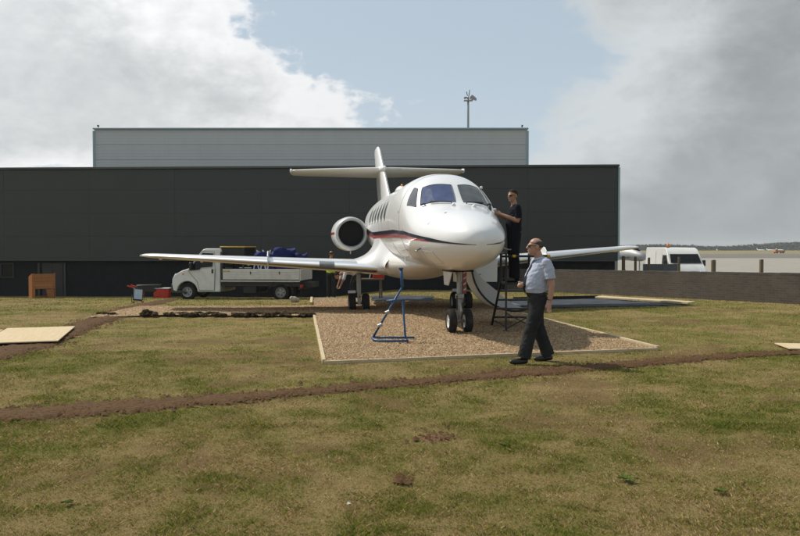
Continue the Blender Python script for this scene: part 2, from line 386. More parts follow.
# ------------------------------------------------------------------ shapes lying on the ground
def inpoly(x, y, poly):
    c = np.zeros(np.shape(x), bool); n = len(poly)
    for i in range(n):
        x1, y1 = poly[i]; x2, y2 = poly[(i+1) % n]
        t = ((y1 > y) != (y2 > y)) & (x < (x2-x1)*(y-y1)/((y2-y1) or 1e-9)+x1); c ^= t
    return c
def bed(name, poly, mat_, zoff, amp, step=.07, kind='structure'):
    p = np.array(poly); X = np.arange(p[:, 0].min(), p[:, 0].max()+step, step); Y = np.arange(p[:, 1].min(), p[:, 1].max()+step, step)
    a, b = np.meshgrid(X, Y, indexing='ij'); keep = inpoly(a[:-1, :-1]+step/2, b[:-1, :-1]+step/2, poly)
    z = gh(a, b)+zoff+amp*(vB.fbm(a+9, b, 1.1, 4)-.5)*2
    i = np.arange(a.size).reshape(a.shape); F_ = np.stack([i[:-1, :-1], i[1:, :-1], i[1:, 1:], i[:-1, 1:]], -1)[keep]
    u, inv = np.unique(F_.ravel(), return_inverse=True)
    return np_mesh(name, np.stack([a, b, z], -1).reshape(-1, 3)[u], inv.reshape(-1, 4), mat_, kind, smooth=True)
cA, cB, cC = G(324, 364), G(658, 350.5), G(522, 315.6); cJ = G(314, 317.5)
gravel_poly = [cA, cB, cC, G(500, 306.5), G(470, 302.5), G(433, 303), G(371, 303), G(371, 299.5), G(312, 299.8), G(311, 306.8), G(140, 308), G(88, 319), G(145, 316.8), cJ]
M['gravel'] = mat('brown_gravel', (.19, .12, .060), .95, scale=45, col2=(.34, .235, .13), bump=1, bscale=60)
bed('gravel_bed', gravel_poly, M['gravel'], .035, .022)
mem_right = [G(512, 301), G(598, 299), G(690, 305.3), G(548, 308.6), G(503, 307)]
mem_tail = [G(371, 303), G(433, 303), G(433, 296.2), G(371, 296.2)]
o = bed('ground_sheet', mem_right, M['sheet'], .022, .016, .10, None); tag(o, 'wide crinkled blue grey membrane sheet on grass before the brick wall', 'ground sheet')
o = bed('ground_sheet', mem_tail, M['sheet'], .012, .010, .10, None); tag(o, 'small blue grey membrane sheet behind gravel under the aircraft tail', 'ground sheet')
# scattered stones of the gravel
def gravel_stones():
    p = np.array(gravel_poly); n = 260000
    X = rng.uniform(p[:, 0].min(), p[:, 0].max(), n); Y = rng.uniform(p[:, 1].min(), p[:, 1].max(), n)
    k = inpoly(X, Y, gravel_poly) & (rng.random(n) < np.clip(1.5-(Y-11)/14, .3, 1)); X, Y = X[k], Y[k]; n = len(X)
    s = rng.uniform(.008, .025, n)*np.clip(Y/13, .9, 1.6)
    base = np.array([(1, 0, 0), (0, 1, 0), (-1, 0, 0), (0, -1, 0), (0, 0, .75), (0, 0, -.5)], float)
    jit = 1+rng.uniform(-.35, .35, (n, 6, 1)); a = rng.uniform(0, 2*PI, n); c, d = np.cos(a), np.sin(a)
    P = base[None]*jit; P = np.stack([P[..., 0]*c[:, None]-P[..., 1]*d[:, None], (P[..., 0]*d[:, None]+P[..., 1]*c[:, None])*.75, P[..., 2]], -1)*s[:, None, None]
    z = gh(X, Y)+.035+.022*(vB.fbm(X+9, Y, 1.1, 4)-.5)*2
    P += np.stack([X, Y, z+.004], -1)[:, None]
    f = np.array([(0, 1, 4), (1, 2, 4), (2, 3, 4), (3, 0, 4)])
    F_ = (f[None]+6*np.arange(n)[:, None, None]).reshape(-1, 3)
    Mt = bpy.data.materials.new('gravel_stone'); Mt.use_nodes = True; nt = Mt.node_tree; N = nt.nodes; b = N['Principled BSDF']
    at = N.new('ShaderNodeAttribute'); at.attribute_name = 'tone'; r = N.new('ShaderNodeValToRGB'); nt.links.new(at.outputs['Fac'], r.inputs[0])
    e = r.color_ramp.elements; e[0].color = (.11, .063, .028, 1); e[1].color = (.46, .36, .23, 1); q = e.new(.5); q.color = (.29, .19, .098, 1)
    nt.links.new(r.outputs[0], b.inputs['Base Color']); b.inputs['Roughness'].default_value = .9
    np_mesh('gravel_stones', P.reshape(-1, 3), F_, Mt, 'stuff', {'tone': np.repeat(np.clip(rng.normal(.5, .22, n), 0, 1), 6)})
gravel_stones()
# soil strips over the filled cable trenches
M['soil'] = mat('bare_brown_soil', (.066, .036, .017), .97, scale=26, col2=(.135, .080, .040), bump=1, bscale=35)
M['soil_light'] = mat('reddish_dry_soil', (.115, .062, .034), .97, scale=26, col2=(.20, .118, .068), bump=1, bscale=40)
def soil_strip(pts, hw, name='soil_strip', h=.03, st=.035):
    P = np.array([G(*p) for p in pts]); seg = np.r_[0, np.cumsum(np.hypot(*np.diff(P, axis=0).T))]
    t = np.arange(0, seg[-1], st); x = np.interp(t, seg, P[:, 0]); y = np.interp(t, seg, P[:, 1]); w = np.interp(t, seg, hw)
    k = 11; ker = np.ones(k)/k
    x = np.convolve(np.pad(x, k//2, 'edge'), ker, 'valid'); y = np.convolve(np.pad(y, k//2, 'edge'), ker, 'valid')
    dx, dy = np.gradient(x), np.gradient(y); l = np.hypot(dx, dy); nx_, ny_ = -dy/l, dx/l
    u = np.linspace(-1, 1, 23); a = x[:, None]+nx_[:, None]*u*w[:, None]*1.25; b = y[:, None]+ny_[:, None]*u*w[:, None]*1.25
    edge = np.abs(u)[None]*1.25+.70*(vC.fbm(a, b, 4.5, 5, .65)-.5)*2
    z = gh(a, b)+micro(a, b)+np.clip((1-edge)*3, -1, 1)*.012+h*np.clip(1-edge**2, -.6, 1)*(.2+1.6*vB.fbm(a, b, 9, 5, .7))-.004
    i = np.arange(a.size).reshape(a.shape); F_ = np.stack([i[:-1, :-1], i[1:, :-1], i[1:, 1:], i[:-1, 1:]], -1).reshape(-1, 4)
    np_mesh(name, np.stack([a, b, z], -1).reshape(-1, 3), F_, M['soil'], 'structure', smooth=True)
    return np.stack([x, y, w], -1)
def soil_crumbs():
    pts = []
    for S_ in strips:
        if len(S_) == 1: n = 70
        else: n = len(S_)*26
        j = rng.integers(0, len(S_), n); w = S_[j, 2]; a = rng.uniform(0, 2*PI, n); r_ = np.abs(rng.normal(0, .75, n))*w
        pts.append(np.stack([S_[j, 0]+np.cos(a)*r_, S_[j, 1]+np.sin(a)*r_], -1))
    P = np.concatenate(pts); k = (P[:, 1] > 3.5) & (P[:, 1] < 22) & (np.abs(P[:, 0]) < P[:, 1]*.6+.5); P = P[k]; n = len(P); s = rng.uniform(.006, .026, n)*np.where(rng.random(n) < .06, 1.8, 1)
    base = np.array([(1, 0, 0), (0, 1, 0), (-1, 0, 0), (0, -1, 0), (0, 0, .8), (0, 0, -.5)], float)
    q = base[None]*(1+rng.uniform(-.4, .4, (n, 6, 1)))*s[:, None, None]; q += np.stack([P[:, 0], P[:, 1], gh(P[:, 0], P[:, 1])+micro(P[:, 0], P[:, 1])+.018], -1)[:, None]
    f = np.array([(0, 1, 4), (1, 2, 4), (2, 3, 4), (3, 0, 4)]); np_mesh('soil_crumbs', q.reshape(-1, 3), (f[None]+6*np.arange(n)[:, None, None]).reshape(-1, 3), M['soil'], 'stuff')
def soil_mound(px, py, r_, h):
    x0, y0 = G(px, py); a = np.linspace(0, 2*PI, 40, endpoint=False); q = np.linspace(0.02, 1, 12)
    A_, Q_ = np.meshgrid(a, q, indexing='ij'); k = 1+.45*(vA.fbm(np.cos(A_)*1.5+x0*3+20, np.sin(A_)*1.5+y0*3+20, 1.0, 4)-.5)*2
    X = x0+np.cos(A_)*Q_*r_*k; Y = y0+np.sin(A_)*Q_*r_*k*.8
    Z = gh(X, Y)+micro(X, Y)+h*(1-Q_**2)*(.35+1.3*vB.fbm(X, Y, 9, 4))-.016*Q_**2
    i = np.arange(A_.size).reshape(A_.shape); j = np.roll(i, -1, 0); F_ = np.stack([i[:, :-1], j[:, :-1], j[:, 1:], i[:, 1:]], -1).reshape(-1, 4)
    np_mesh('soil_mound', np.stack([X, Y, Z], -1).reshape(-1, 3), F_, M['soil_light'], 'structure', smooth=True)
    return np.array([[x0, y0, r_*.8]])
strips = [soil_strip([(-60, 421), (0, 416.5), (80, 411), (150, 406), (220, 400), (300, 393.5), (380, 386), (460, 379), (530, 373), (600, 367), (680, 361), (740, 356), (800, 353), (860, 350)],
                     [.30, .30, .31, .28, .25, .21, .18, .19, .23, .22, .18, .16, .14, .13]),
          soil_strip([(-70, 372), (0, 353), (40, 343), (70, 331), (100, 321), (130, 310), (150, 304), (172, 300)], [.50, .46, .40, .36, .34, .36, .36, .26], h=.035),
          soil_mound(436, 438, .19, .03), soil_mound(404, 482, .09, .02)]
soil_crumbs()
# grass blades
def grass():
    Vs = []; Fs = []; At = []; off = 0
    def emit(n, y0, y1, hmin, hmax, wd, power=1.0):
        nonlocal off
        Y = y0+(y1-y0)*rng.random(n)**power; X = rng.uniform(-1, 1, n)*(Y*.56+.5)
        d = dryness(X, Y); e = bareness(X, Y)
        k = rng.random(n) < np.clip(1-.50*e-.12*d, .05, 1)
        k &= ~inpoly(X, Y, gravel_poly) & ~inpoly(X, Y, mem_right) & ~inpoly(X, Y, mem_tail)
        k &= (X-P1[0])*WN[0]+(Y-P1[1])*WN[1] < -.15
        for q in plank_polys: k &= ~inpoly(X, Y, q)
        nz = vA.fbm(X, Y, 4.0, 3)
        for S_ in strips:
            for j in range(0, len(S_), 3):
                k &= ~(np.hypot(X-S_[j, 0], Y-S_[j, 1]) < S_[j, 2]*(.45+.75*nz))
        X, Y, d = X[k], Y[k], d[k]; n = len(X)
        tuft = np.clip((vB.fbm(X+70, Y, 4.5, 3)-.42)/.2, 0, 1)
        H = (hmin+(hmax-hmin)*rng.random(n)**2)*(.75+.45*tuft)*(1-.35*d); W_ = wd*rng.uniform(.6, 1.3, n)
        a = rng.uniform(0, 2*PI, n); lean = rng.uniform(.2, 1.3, n)*H*(1+.5*d); b = a+rng.normal(0, .7, n)+PI/2
        z = gh(X, Y)+micro(X, Y)-.004
        c, s_ = np.cos(a)*W_/2, np.sin(a)*W_/2; lx, ly = np.cos(b)*lean, np.sin(b)*lean
        p0 = np.stack([X-c, Y-s_, z], -1); p1 = np.stack([X+c, Y+s_, z], -1)
        p2 = np.stack([X+lx*.35+c*.7, Y+ly*.35+s_*.7, z+H*.62], -1); p3 = np.stack([X+lx, Y+ly, z+H], -1)
        Vs.append(np.stack([p0, p1, p2, p3], 1).reshape(-1, 3)); i = off+4*np.arange(n)
        Fs.append(np.concatenate([np.stack([i, i+1, i+2], -1), np.stack([i, i+2, i+3], -1)])); off += 4*n
        straw = np.clip(d*.66+rng.normal(.09, .29, n), 0, 1)
        At.append(np.repeat(straw, 4))
    emit(430000, 3.8, 7.0, .007, .034, .0032)
    emit(390000, 6.8, 12, .009, .034, .0048)
    emit(250000, 11.5, 21, .010, .034, .009)
    emit(90000, 20, 34, .015, .045, .022)
    Mt = bpy.data.materials.new('grass_blade'); Mt.use_nodes = True; nt = Mt.node_tree; N = nt.nodes; b = N['Principled BSDF']
    at = N.new('ShaderNodeAttribute'); at.attribute_name = 'straw'; r = N.new('ShaderNodeValToRGB'); nt.links.new(at.outputs['Fac'], r.inputs[0])
    e = r.color_ramp.elements; e[0].color = (.100, .155, .014, 1); e[1].color = (.58, .435, .255, 1)
    q = e.new(.35); q.color = (.23, .235, .040, 1); q = e.new(.65); q.color = (.37, .255, .115, 1)
    av = N.new('ShaderNodeAttribute'); av.attribute_name = 'value'; vs_ = N.new('ShaderNodeVectorMath'); vs_.operation = 'SCALE'; nt.links.new(r.outputs[0], vs_.inputs[0]); nt.links.new(av.outputs['Fac'], vs_.inputs['Scale'])
    nt.links.new(vs_.outputs[0], b.inputs['Base Color']); b.inputs['Roughness'].default_value = .7; b.inputs['Specular IOR Level'].default_value = .2
    tr = N.new('ShaderNodeBsdfTranslucent'); mx = N.new('ShaderNodeMixShader'); mx.inputs[0].default_value = .3
    nt.links.new(vs_.outputs[0], tr.inputs[0]); nt.links.new(b.outputs[0], mx.inputs[1]); nt.links.new(tr.outputs[0], mx.inputs[2]); nt.links.new(mx.outputs[0], N['Material Output'].inputs[0])
    np_mesh('grass_blades', np.concatenate(Vs), np.concatenate(Fs), Mt, 'stuff', {'straw': np.concatenate(At), 'value': np.repeat(np.clip(rng.normal(1, .26, off//4), .4, 1.6), 4)})

# ------------------------------------------------------------------ plywood sheets
plank_polys = []
def plywood(c0, along, L_, W_, lab, lift=.012, tilt=0):
    """c0: a corner; along: unit vector of the long edge; width goes to its left"""
    a = np.array(along)/np.linalg.norm(along); b = np.array([-a[1], a[0]])
    cs = [np.array(c0), np.array(c0)+a*L_, np.array(c0)+a*L_+b*W_, np.array(c0)+b*W_]
    plank_polys.append([tuple(q) for q in cs])
    ce = sum(cs)/4; rz = math.atan2(a[1], a[0])
    e = MB().box((0, 0, 0), (L_, W_, .018)).build('plywood_sheet', M['ply'], bevel=.002, seg=1)
    e.location = (ce[0], ce[1], max(ghf(*q) for q in cs)+lift+.012); e.rotation_euler = (0, tilt, rz); tag(e, lab, 'plywood', 'plywood sheets on the grass')
q0 = np.array(G(58, 345)); q1 = np.array(G(74.5, 330.5)); dq = (q1-q0)/np.linalg.norm(q1-q0)
plywood(q0, dq, 2.44, 1.22, 'pale plywood sheet covering the trench, its whole right edge in view', .055)
nb = np.array([-dq[1], dq[0]]); plywood(q0+nb*1.235-dq*.32, dq, 2.44, 1.22, 'pale plywood sheet cut by left edge of photo, butted against another sheet', .062)
r0 = np.array(G(776, 347.2)); plywood(r0+np.array([.1, .25]), (-.15, -1), .7, 1.8, 'pale plywood sheet at the right edge, lying by the brown trench line', .02)

# ------------------------------------------------------------------ timber edging
def edging(p, q, n, labs, w=.045, h=.075, up=.055, roll=0):
    p, q = np.array(p), np.array(q)
    for i in range(n):
        a = p+(q-p)*i/n; b = p+(q-p)*(i+1)/n; l = np.linalg.norm(b-a)-.015; c = (a+b)/2; d = (b-a)/np.linalg.norm(b-a)
        za, zb = ghf(*a), ghf(*b)
        o = MB().box((0, 0, 0), (l, w, h)).build('timber_edging', M['timber'], bevel=.004, seg=1)
        o.location = (c[0], c[1], (za+zb)/2+up-h/2+.01*random.uniform(-.5, .8)); o.rotation_euler = (roll, -math.atan2(zb-za, l), math.atan2(d[1], d[0])+random.uniform(-.006, .006))
        tag(o, labs[i], 'timber board', 'timber edging of the gravel bed')
edging(cA, cB, 3, ['sawn timber edging board along front of gravel, its left third nearest the blue stand', 'sawn timber edging board along front of gravel, middle one below the nose wheel', 'sawn timber edging board along front of gravel, by the walking man feet'], up=.045)
edging(cA, cJ, 3, ['pale timber edging board on left side of gravel, nearest front corner', 'pale timber edging board on left side of gravel, middle of three', 'pale timber edging board on left side of gravel, meeting the dark clods'], w=.055, up=.07)
edging(cB, cC, 3, ['pale timber edging board on right side of gravel, at the pointed front corner', 'pale timber edging board on right side of gravel, middle of three', 'pale timber edging board on right side of gravel, behind the walking man'], w=.055, up=.07)
edging(G(598.5, 299.2), G(692, 305.6), 2, ['pale timber board at far half of the membrane end before the wall', 'pale timber board at near half of the membrane end before the wall'], w=.34, h=.05, up=.10, roll=.06)
edging(G(311.5, 306.5), G(311.5, 300.2), 1, ['short pale timber board end near the dropside truck rear'], w=.08, h=.12, up=.12)
edging(G(313, 300.4), G(338, 300.4), 1, ['dark low timber board lying behind the gravel near the bending worker'], w=.05, h=.1, up=.1)
edging(G(513, 300.9), G(597.5, 298.95), 1, ['low black plastic edge strip along far side of the membrane before the wall'], w=.06, h=.12, up=.12); bpy.data.objects[[o.name for o in C.objects if o.name.startswith('timber_edging')][-1]].name = 'edge_strip'
o = [q for q in C.objects if q.name.startswith('edge_strip')][0]; o.data.materials[0] = M['sheetblack']; o['category'] = 'edge strip'; del o['group']
# dark sods dug out along the strip
def clod(i, x, y, s):
    bm = bmesh.new(); bmesh.ops.create_icosphere(bm, subdivisions=3, radius=1)
    r_ = random.Random(i); a = [Vector((r_.gauss(0, 1), r_.gauss(0, 1), r_.gauss(0, 1))).normalized() for _ in range(7)]
    for v in bm.verts:
        k = 1+sum(.22*math.sin(5*v.co.dot(q)+i) for q in a[:4])*.6+r_.uniform(-.16, .16); v.co = Vector((v.co.x*k*s*1.5, v.co.y*k*s*.9, v.co.z*k*s*.62))
    me = bpy.data.meshes.new('turf_clod'); bm.to_mesh(me); bm.free(); me.materials.append(M['clod'])
    o = bpy.data.objects.new('turf_clod', me); C.objects.link(o); o.location = (x, y, ghf(x, y)+.05+s*.28); o.rotation_euler = (0, 0, r_.uniform(0, 3))
    tag(o, 'dark clod of dug turf in the ragged row along the gravel strip', 'turf clod', 'turf clods along the gravel strip')
i = 0
for px in [146, 149, 147, 171, 182, 191, 196, 202, 208, 213, 219, 223, 233, 239, 244, 249, 253, 258, 263, 268, 272, 276, 282, 286, 290, 295, 299, 304, 309, 313, 154, 165, 169, 173, 179, 184, 188, 193, 199, 205, 211, 216, 237, 241, 246, 251, 255, 260, 265, 270, 274, 279, 284, 288, 292, 297, 302, 306, 311, 100, 106, 112]:
    x, y = G(px+random.uniform(-1, 1), 317.0+random.uniform(-1.0, .9)+(-1 if px < 120 else 0)); i += 1
    clod(i, x, y, (.125 if px in (146, 149) else random.uniform(.05, .085)))
# a few broad-leaved weeds and scraps
def weed(px, py, s, lab):
    x, y = G(px, py); t = empty('weed_plant', (x, y, ghf(x, y)), random.uniform(0, 3), lab, 'weed')
    for k in range(9):
        a = k*2.4+random.uniform(-.2, .2); l = s*random.uniform(.6, 1.1); w = l*.22; m_ = MB(); rows = []
        for j in range(5):
            u = j/4; r_ = l*u; ww = w*math.sin(PI*min(1, u*.9+.12)); zz = .012+.5*l*u*(1-u*.75)
            c, s_ = math.cos(a), math.sin(a); rows.append([(c*r_-s_*ww, s_*r_+c*ww, zz+.006), (c*r_, s_*r_, zz), (c*r_+s_*ww, s_*r_-c*ww, zz+.006)])
        m_.loft(rows, False, closed=False); m_.build('leaf', M['weed'], t, smooth=True, recalc=False)
weed(625, 481, .085, 'broad leaved green weed rosette, larger one in near grass right of centre')
weed(722, 494, .05, 'small green weed rosette in near grass at lower right')
weed(68, 505, .05, 'small green weed rosette in near grass at lower left')
weed(505, 447, .05, 'small green weed rosette right of the bare soil mound')
x, y = G(349, 507); o = MB().add([(-.013, -.010, .008), (.015, -.008, .014), (.012, .012, .008), (-.010, .011, .02)], [(0, 1, 2, 3)]).build('paper_scrap', M['paper'])
o.location = (x, y, ghf(x, y)+.01); tag(o, 'tiny white paper scrap in the near grass', 'scrap'); sm = o.modifiers.new('thick', 'SOLIDIFY'); sm.thickness = .002

# ------------------------------------------------------------------ beyond the wall: apron, airfield, trees
def quadsheet(name, pts, m, kind='structure'):
    o = MB().add(pts, [tuple(range(len(pts)))]).build(name, m, recalc=False); tag(o, kind=kind); return o
quadsheet('concrete_apron', [(8, 38, -.93), (200, 38, -.93), (300, 182, -.93), (-80, 182, -.93)], M['concrete'])
quadsheet('taxiway', [(-120, 182.1, -.926), (400, 182.1, -.926), (400, 300, -.926), (-120, 300, -.926)], M['tarmac'])
quadsheet('airfield_grass', [(-900, 300.1, -.92), (1500, 300.1, -.92), (2000, 2300, -.92), (-2000, 2300, -.92)], M['fargrass'])
def far_trees():
    Vs = []; n = 60000
    X = rng.uniform(60, 620, n); Yb = 620+60*rng.random(n)
    hgt = 1.9+4.6*vA.fbm(X, X*0+3, .035, 4)+np.where(X > 300, 2.5, 0)*np.clip((X-310)/30, 0, 1)
    Z = -.95+hgt*rng.random(n)**.8; s = rng.uniform(.3, .7, n)
    a = rng.normal(0, 1, (n, 3, 3))*s[:, None, None]
    P = np.stack([X, Yb, Z], -1)[:, None]+a
    F_ = np.arange(3*n).reshape(-1, 3)
    np_mesh('far_tree_belt', P.reshape(-1, 3), F_, M['leaf'], 'stuff')
far_trees()
def haze():
    o = MB().box((0, 1250, 9), (4700, 3200, 24)).build('haze', None); o.data.materials.clear()
    Mt = bpy.data.materials.new('thin_air_haze'); Mt.use_nodes = True; nt = Mt.node_tree; nt.nodes.remove(nt.nodes['Principled BSDF'])
    v = nt.nodes.new('ShaderNodeVolumePrincipled'); v.inputs['Color'].default_value = (.93, .96, 1, 1); v.inputs['Density'].default_value = .00032; v.inputs['Anisotropy'].default_value = .2
    nt.links.new(v.outputs[0], nt.nodes['Material Output'].inputs['Volume']); o.data.materials.append(Mt); tag(o, kind='stuff')
haze()

# ------------------------------------------------------------------ brick wall
def brick_material():
    Mt = bpy.data.materials.new('brown_brick'); Mt.use_nodes = True; nt = Mt.node_tree; N = nt.nodes; L = nt.links; b = N['Principled BSDF']
    tc = N.new('ShaderNodeTexCoord'); sp = N.new('ShaderNodeSeparateXYZ'); L.new(tc.outputs['Object'], sp.inputs[0]); cb = N.new('ShaderNodeCombineXYZ')
    L.new(sp.outputs[0], cb.inputs[0]); L.new(sp.outputs[2], cb.inputs[1])
    br = N.new('ShaderNodeTexBrick'); L.new(cb.outputs[0], br.inputs[0]); br.inputs['Scale'].default_value = 1; br.inputs['Brick Width'].default_value = .225; br.inputs['Row Height'].default_value = .075
    br.inputs['Mortar Size'].default_value = .008; br.inputs['Color1'].default_value = (.092, .073, .058, 1); br.inputs['Color2'].default_value = (.062, .051, .042, 1); br.inputs['Mortar'].default_value = (.098, .090, .078, 1); br.inputs['Bias'].default_value = -.2
    n = N.new('ShaderNodeTexNoise'); L.new(tc.outputs['Object'], n.inputs[0]); n.inputs['Scale'].default_value = 1.4; n.inputs['Detail'].default_value = 8; n.inputs['Roughness'].default_value = .7
    mr = N.new('ShaderNodeMapRange'); L.new(n.outputs[0], mr.inputs[0]); mr.inputs[1].default_value = .3; mr.inputs[2].default_value = .7; mr.inputs[3].default_value = .82; mr.inputs[4].default_value = 1.18
    v = N.new('ShaderNodeVectorMath'); v.operation = 'SCALE'; L.new(br.outputs[0], v.inputs[0]); L.new(mr.outputs[0], v.inputs['Scale']); L.new(v.outputs[0], b.inputs['Base Color'])
    b.inputs['Roughness'].default_value = .9
    bp = N.new('ShaderNodeBump'); bp.inputs['Strength'].default_value = .7; bp.inputs['Distance'].default_value = .008; bp.invert = True; L.new(br.outputs['Fac'], bp.inputs['Height']); L.new(bp.outputs[0], b.inputs['Normal'])
    return Mt
M['brick'] = brick_material()
Pw0 = P1-WD*9.0; Lw = float(np.linalg.norm(P2-Pw0))-.06
wall_t = empty('brick_wall', (Pw0[0], Pw0[1], 0), math.atan2(WD[1], WD[0]), 'long low brown brick wall running from the dark building to the right edge', 'wall')
top0, top1 = .93, .70
def wtop(u): return top0+(top1-top0)*np.clip((u-6)/(Lw-6), 0, 1)
m_ = MB(); us = np.linspace(0, Lw, 24)
m_.loft([[(u, -.11, -1.1), (u, .11, -1.1), (u, .11, float(wtop(u))-.065), (u, -.11, float(wtop(u))-.065)] for u in us]); m_.build('wall_body', M['brick'], wall_t)
nco = int(Lw/.45)
for k in range(nco):
    u0 = Lw*k/nco; u1 = Lw*(k+1)/nco; uc = (u0+u1)/2
    o = MB().box((uc, 0, float(wtop(uc))-.032+random.uniform(-.003, .003)), (u1-u0-.008, .225+random.uniform(-.004, .004), .064)).build('coping_block', M['brick'], wall_t)

# ------------------------------------------------------------------ the dark building
YR = 33.5; bx, _, bz = AT(618, 165, YR); BA = R(-2.6)
b_t = empty('dark_building', (bx, YR, -.75), BA, 'long charcoal clad building with flat roof behind the aircraft', 'building')
def bl(px, py):                      # local x, z on the building face
    d = ray(px, py); n = np.array([-math.sin(BA), math.cos(BA), 0]); t = (np.array([bx, YR, 0])-np.array([0, 0, 0])).dot(n)/d.dot(n)
    p = d*t; return ((p[0]-bx)*math.cos(BA)+(p[1]-YR)*math.sin(BA), CAMH+p[2]+.75)
HT = bz+.75; zled = bl(20, 259.5)[1]; LB = 52.0
m_ = MB().box((-LB/2, 7.03, HT/2-.05), (LB-.1, 13.6, HT-.25)); m_.build('wall_core', M['plinth'], b_t)
rows = [zled, zled+1.06, zled+2.12, zled+3.18, HT-.10]; cw = 4.0; nc = 13
for r_ in range(4):
    for c_ in range(nc):
        x1 = -cw*c_-.002; x0 = x1-cw+.004; z0 = rows[r_]+.002; z1 = rows[r_+1]-.002
        o = MB().box(((x0+x1)/2, .06+random.uniform(-.002, .002), (z0+z1)/2), (x1-x0, .34, z1-z0)).build('cladding_panel', M['clad2'] if random.random() < .35 else M['clad'], b_t, bevel=.002, seg=1)
MB().box((-LB/2, .05, HT-.04), (LB+.06, .50, .10)).build('roof_edge', M['trim'], b_t, bevel=.01)
MB().box((.03, .06, (zled+HT)/2-.06), (.08, .42, HT-zled-.1)).build('corner_trim', M['grey_trim'], b_t, bevel=.01)
MB().box((-LB/2, .04, zled-.03), (LB, .30, .05)).build('drip_ledge', M['trim'], b_t)
wx0, wz1 = bl(-14, 263); wx1, wz0 = bl(12, 278)
fr = MB()
for (a, b, c, d) in ((wx0, wx1, wz1-.05, wz1), (wx0, wx1, wz0, wz0+.05), (wx0, wx0+.05, wz0+.05, wz1-.05), (wx1-.05, wx1, wz0+.05, wz1-.05), ((wx0+wx1)/2-.025, (wx0+wx1)/2+.025, wz0+.05, wz1-.05)): fr.box(((a+b)/2, .20, (c+d)/2), (b-a, .10, d-c))
wo = fr.build('window', M['black'], b_t); MB().box(((wx0+wx1)/2, .215, (wz0+wz1)/2), (wx1-wx0-.1, .02, wz1-wz0-.1)).build('pane', M['vglass'], wo)
dx0, dz1 = bl(40, 263); dx1, _ = bl(61, 263)
do = MB().box(((dx0+dx1)/2, .20, (dz1+.05)/2), (dx1-dx0, .08, dz1-.05)).build('door', M['black'], b_t, bevel=.01); MB().box(((dx0+dx1)/2, .15, dz1/2), (.02, .02, dz1-.2)).build('door_joint', M['dsteel'], do); MB().tube([(dx1-.75, .155, 1.05), (dx1-.75, .11, 1.05), (dx1-.62, .11, 1.05)], .012, 8).build('handle', M['steel'], do)
for px in (37, 63): MB().box((bl(px, 263)[0], .19, dz1/2), (.10, .12, dz1)).build('door_post', M['clad'], b_t)
px0, _ = bl(312, 259)
# upper hall
YU = 42.0; ux0, _, uz = AT(94.3, 128.2, YU); ux1 = AT(527.3, 128.2, YU)[0]
u_t = empty('upper_hall', (ux0, YU, -.95), 0, 'tall pale grey clad hall rising behind the dark building', 'building')
WU = ux1-ux0; HU = uz+.95
MB().box((WU/2, 8.1, HU/2-.05), (WU-.1, 16, HU-.2)).build('wall_core', M['trim'], u_t)
zr = [HU-.08-(.84*k) for k in range(5)]
def ribbed(x0, x1, z0, z1):
    m_ = MB(); n = max(3, int((z1-z0)/.14)); prof = []
    for k in range(n):
        a = z0+(z1-z0)*k/n; h = (z1-z0)/n; prof += [(-.003, a), (-.003, a+h*.6), (0.0, a+h*.72), (0.0, a+h*.9)]
    prof += [(-.003, z1), (.05, z1), (.05, z0)]
    return m_.prism([(p[0], p[1]) for p in prof], x0, x1, 'X')
for r_ in range(4):
    for c_ in range(12):
        x0 = WU*c_/12+.0012; x1 = WU*(c_+1)/12-.0012
        ribbed(x0, x1, zr[r_+1]+.006, zr[r_]-.006).build('cladding_panel', M['grey_clad'], u_t)
MB().box((WU/2, .02, HU-.03), (WU+.1, .25, .09)).build('roof_edge', M['grey_trim'], u_t, bevel=.01)
for xx in (-.02, WU+.02): MB().box((xx, .03, HU/2-.1), (.11, .2, HU-.1)).build('corner_trim', M['grey_trim'], u_t, bevel=.01)
for px, lab in ((97.3, 'small dark fixture on left corner of the grey hall roof'), (522.5, 'small dark fixture on right corner of the grey hall roof')):
    x = AT(px, 128, YU)[0]; t = empty('roof_fixture', (x, YU+.15, uz+.02), 0, lab, 'roof fixture', 'fixtures on the hall roof')
    MB().tube([(0, 0, 0), (0, 0, .10)], .02, 8).build('stem', M['dsteel'], t); MB().box((0, -.03, .13), (.09, .16, .09)).build('housing', M['dsteel'], t, bevel=.02)
# floodlight mast far behind
x, y, z = AT(468.2, 97.5, 60.0); t = empty('floodlight_mast', (x, y, -.95), 0, 'tall slim floodlight mast standing behind the grey hall roof', 'floodlight mast')
hz = z+.95; MB().tube([(0, 0, 0), (0, 0, hz-1.0), (0, 0, hz+.1)], [.14, .085, .075], 10).build('mast', M['galv'], t, smooth=True)
MB().box((0, 0, hz-.25), (.7, .4, .06)).build('crossbar', M['galv'], t, bevel=.01)
for k, (xx, yy, ry) in enumerate(((.36, -.15, .35), (-.22, -.1, -.3), (.28, .25, .3))):
    h = MB().prism([(-.24, -.07), (.34, -.12), (.28, .04), (-.12, .18), (-.22, .09)], -.15, .15, 'Y').build('lamp_head', M['steel'], t, bevel=.02); h.location = (xx, yy, hz-.05); h.rotation_euler = (0, ry, 0); h.scale = (1, 1, 1) if k == 0 else (.6, .6, .6)
    MB().box((.04, 0, -.108), (.44, .26, .01), rot=(0, .08, 0)).build('lens', M['lens'], h)
MB().tube([(-.05, 0, hz+.1), (-.13, 0, hz+.45)], .03, 6).build('antenna_rod', M['dsteel'], t); MB().tube([(.05, 0, hz+.1), (.12, 0, hz+.6)], .03, 6).build('antenna_rod', M['dsteel'], t)
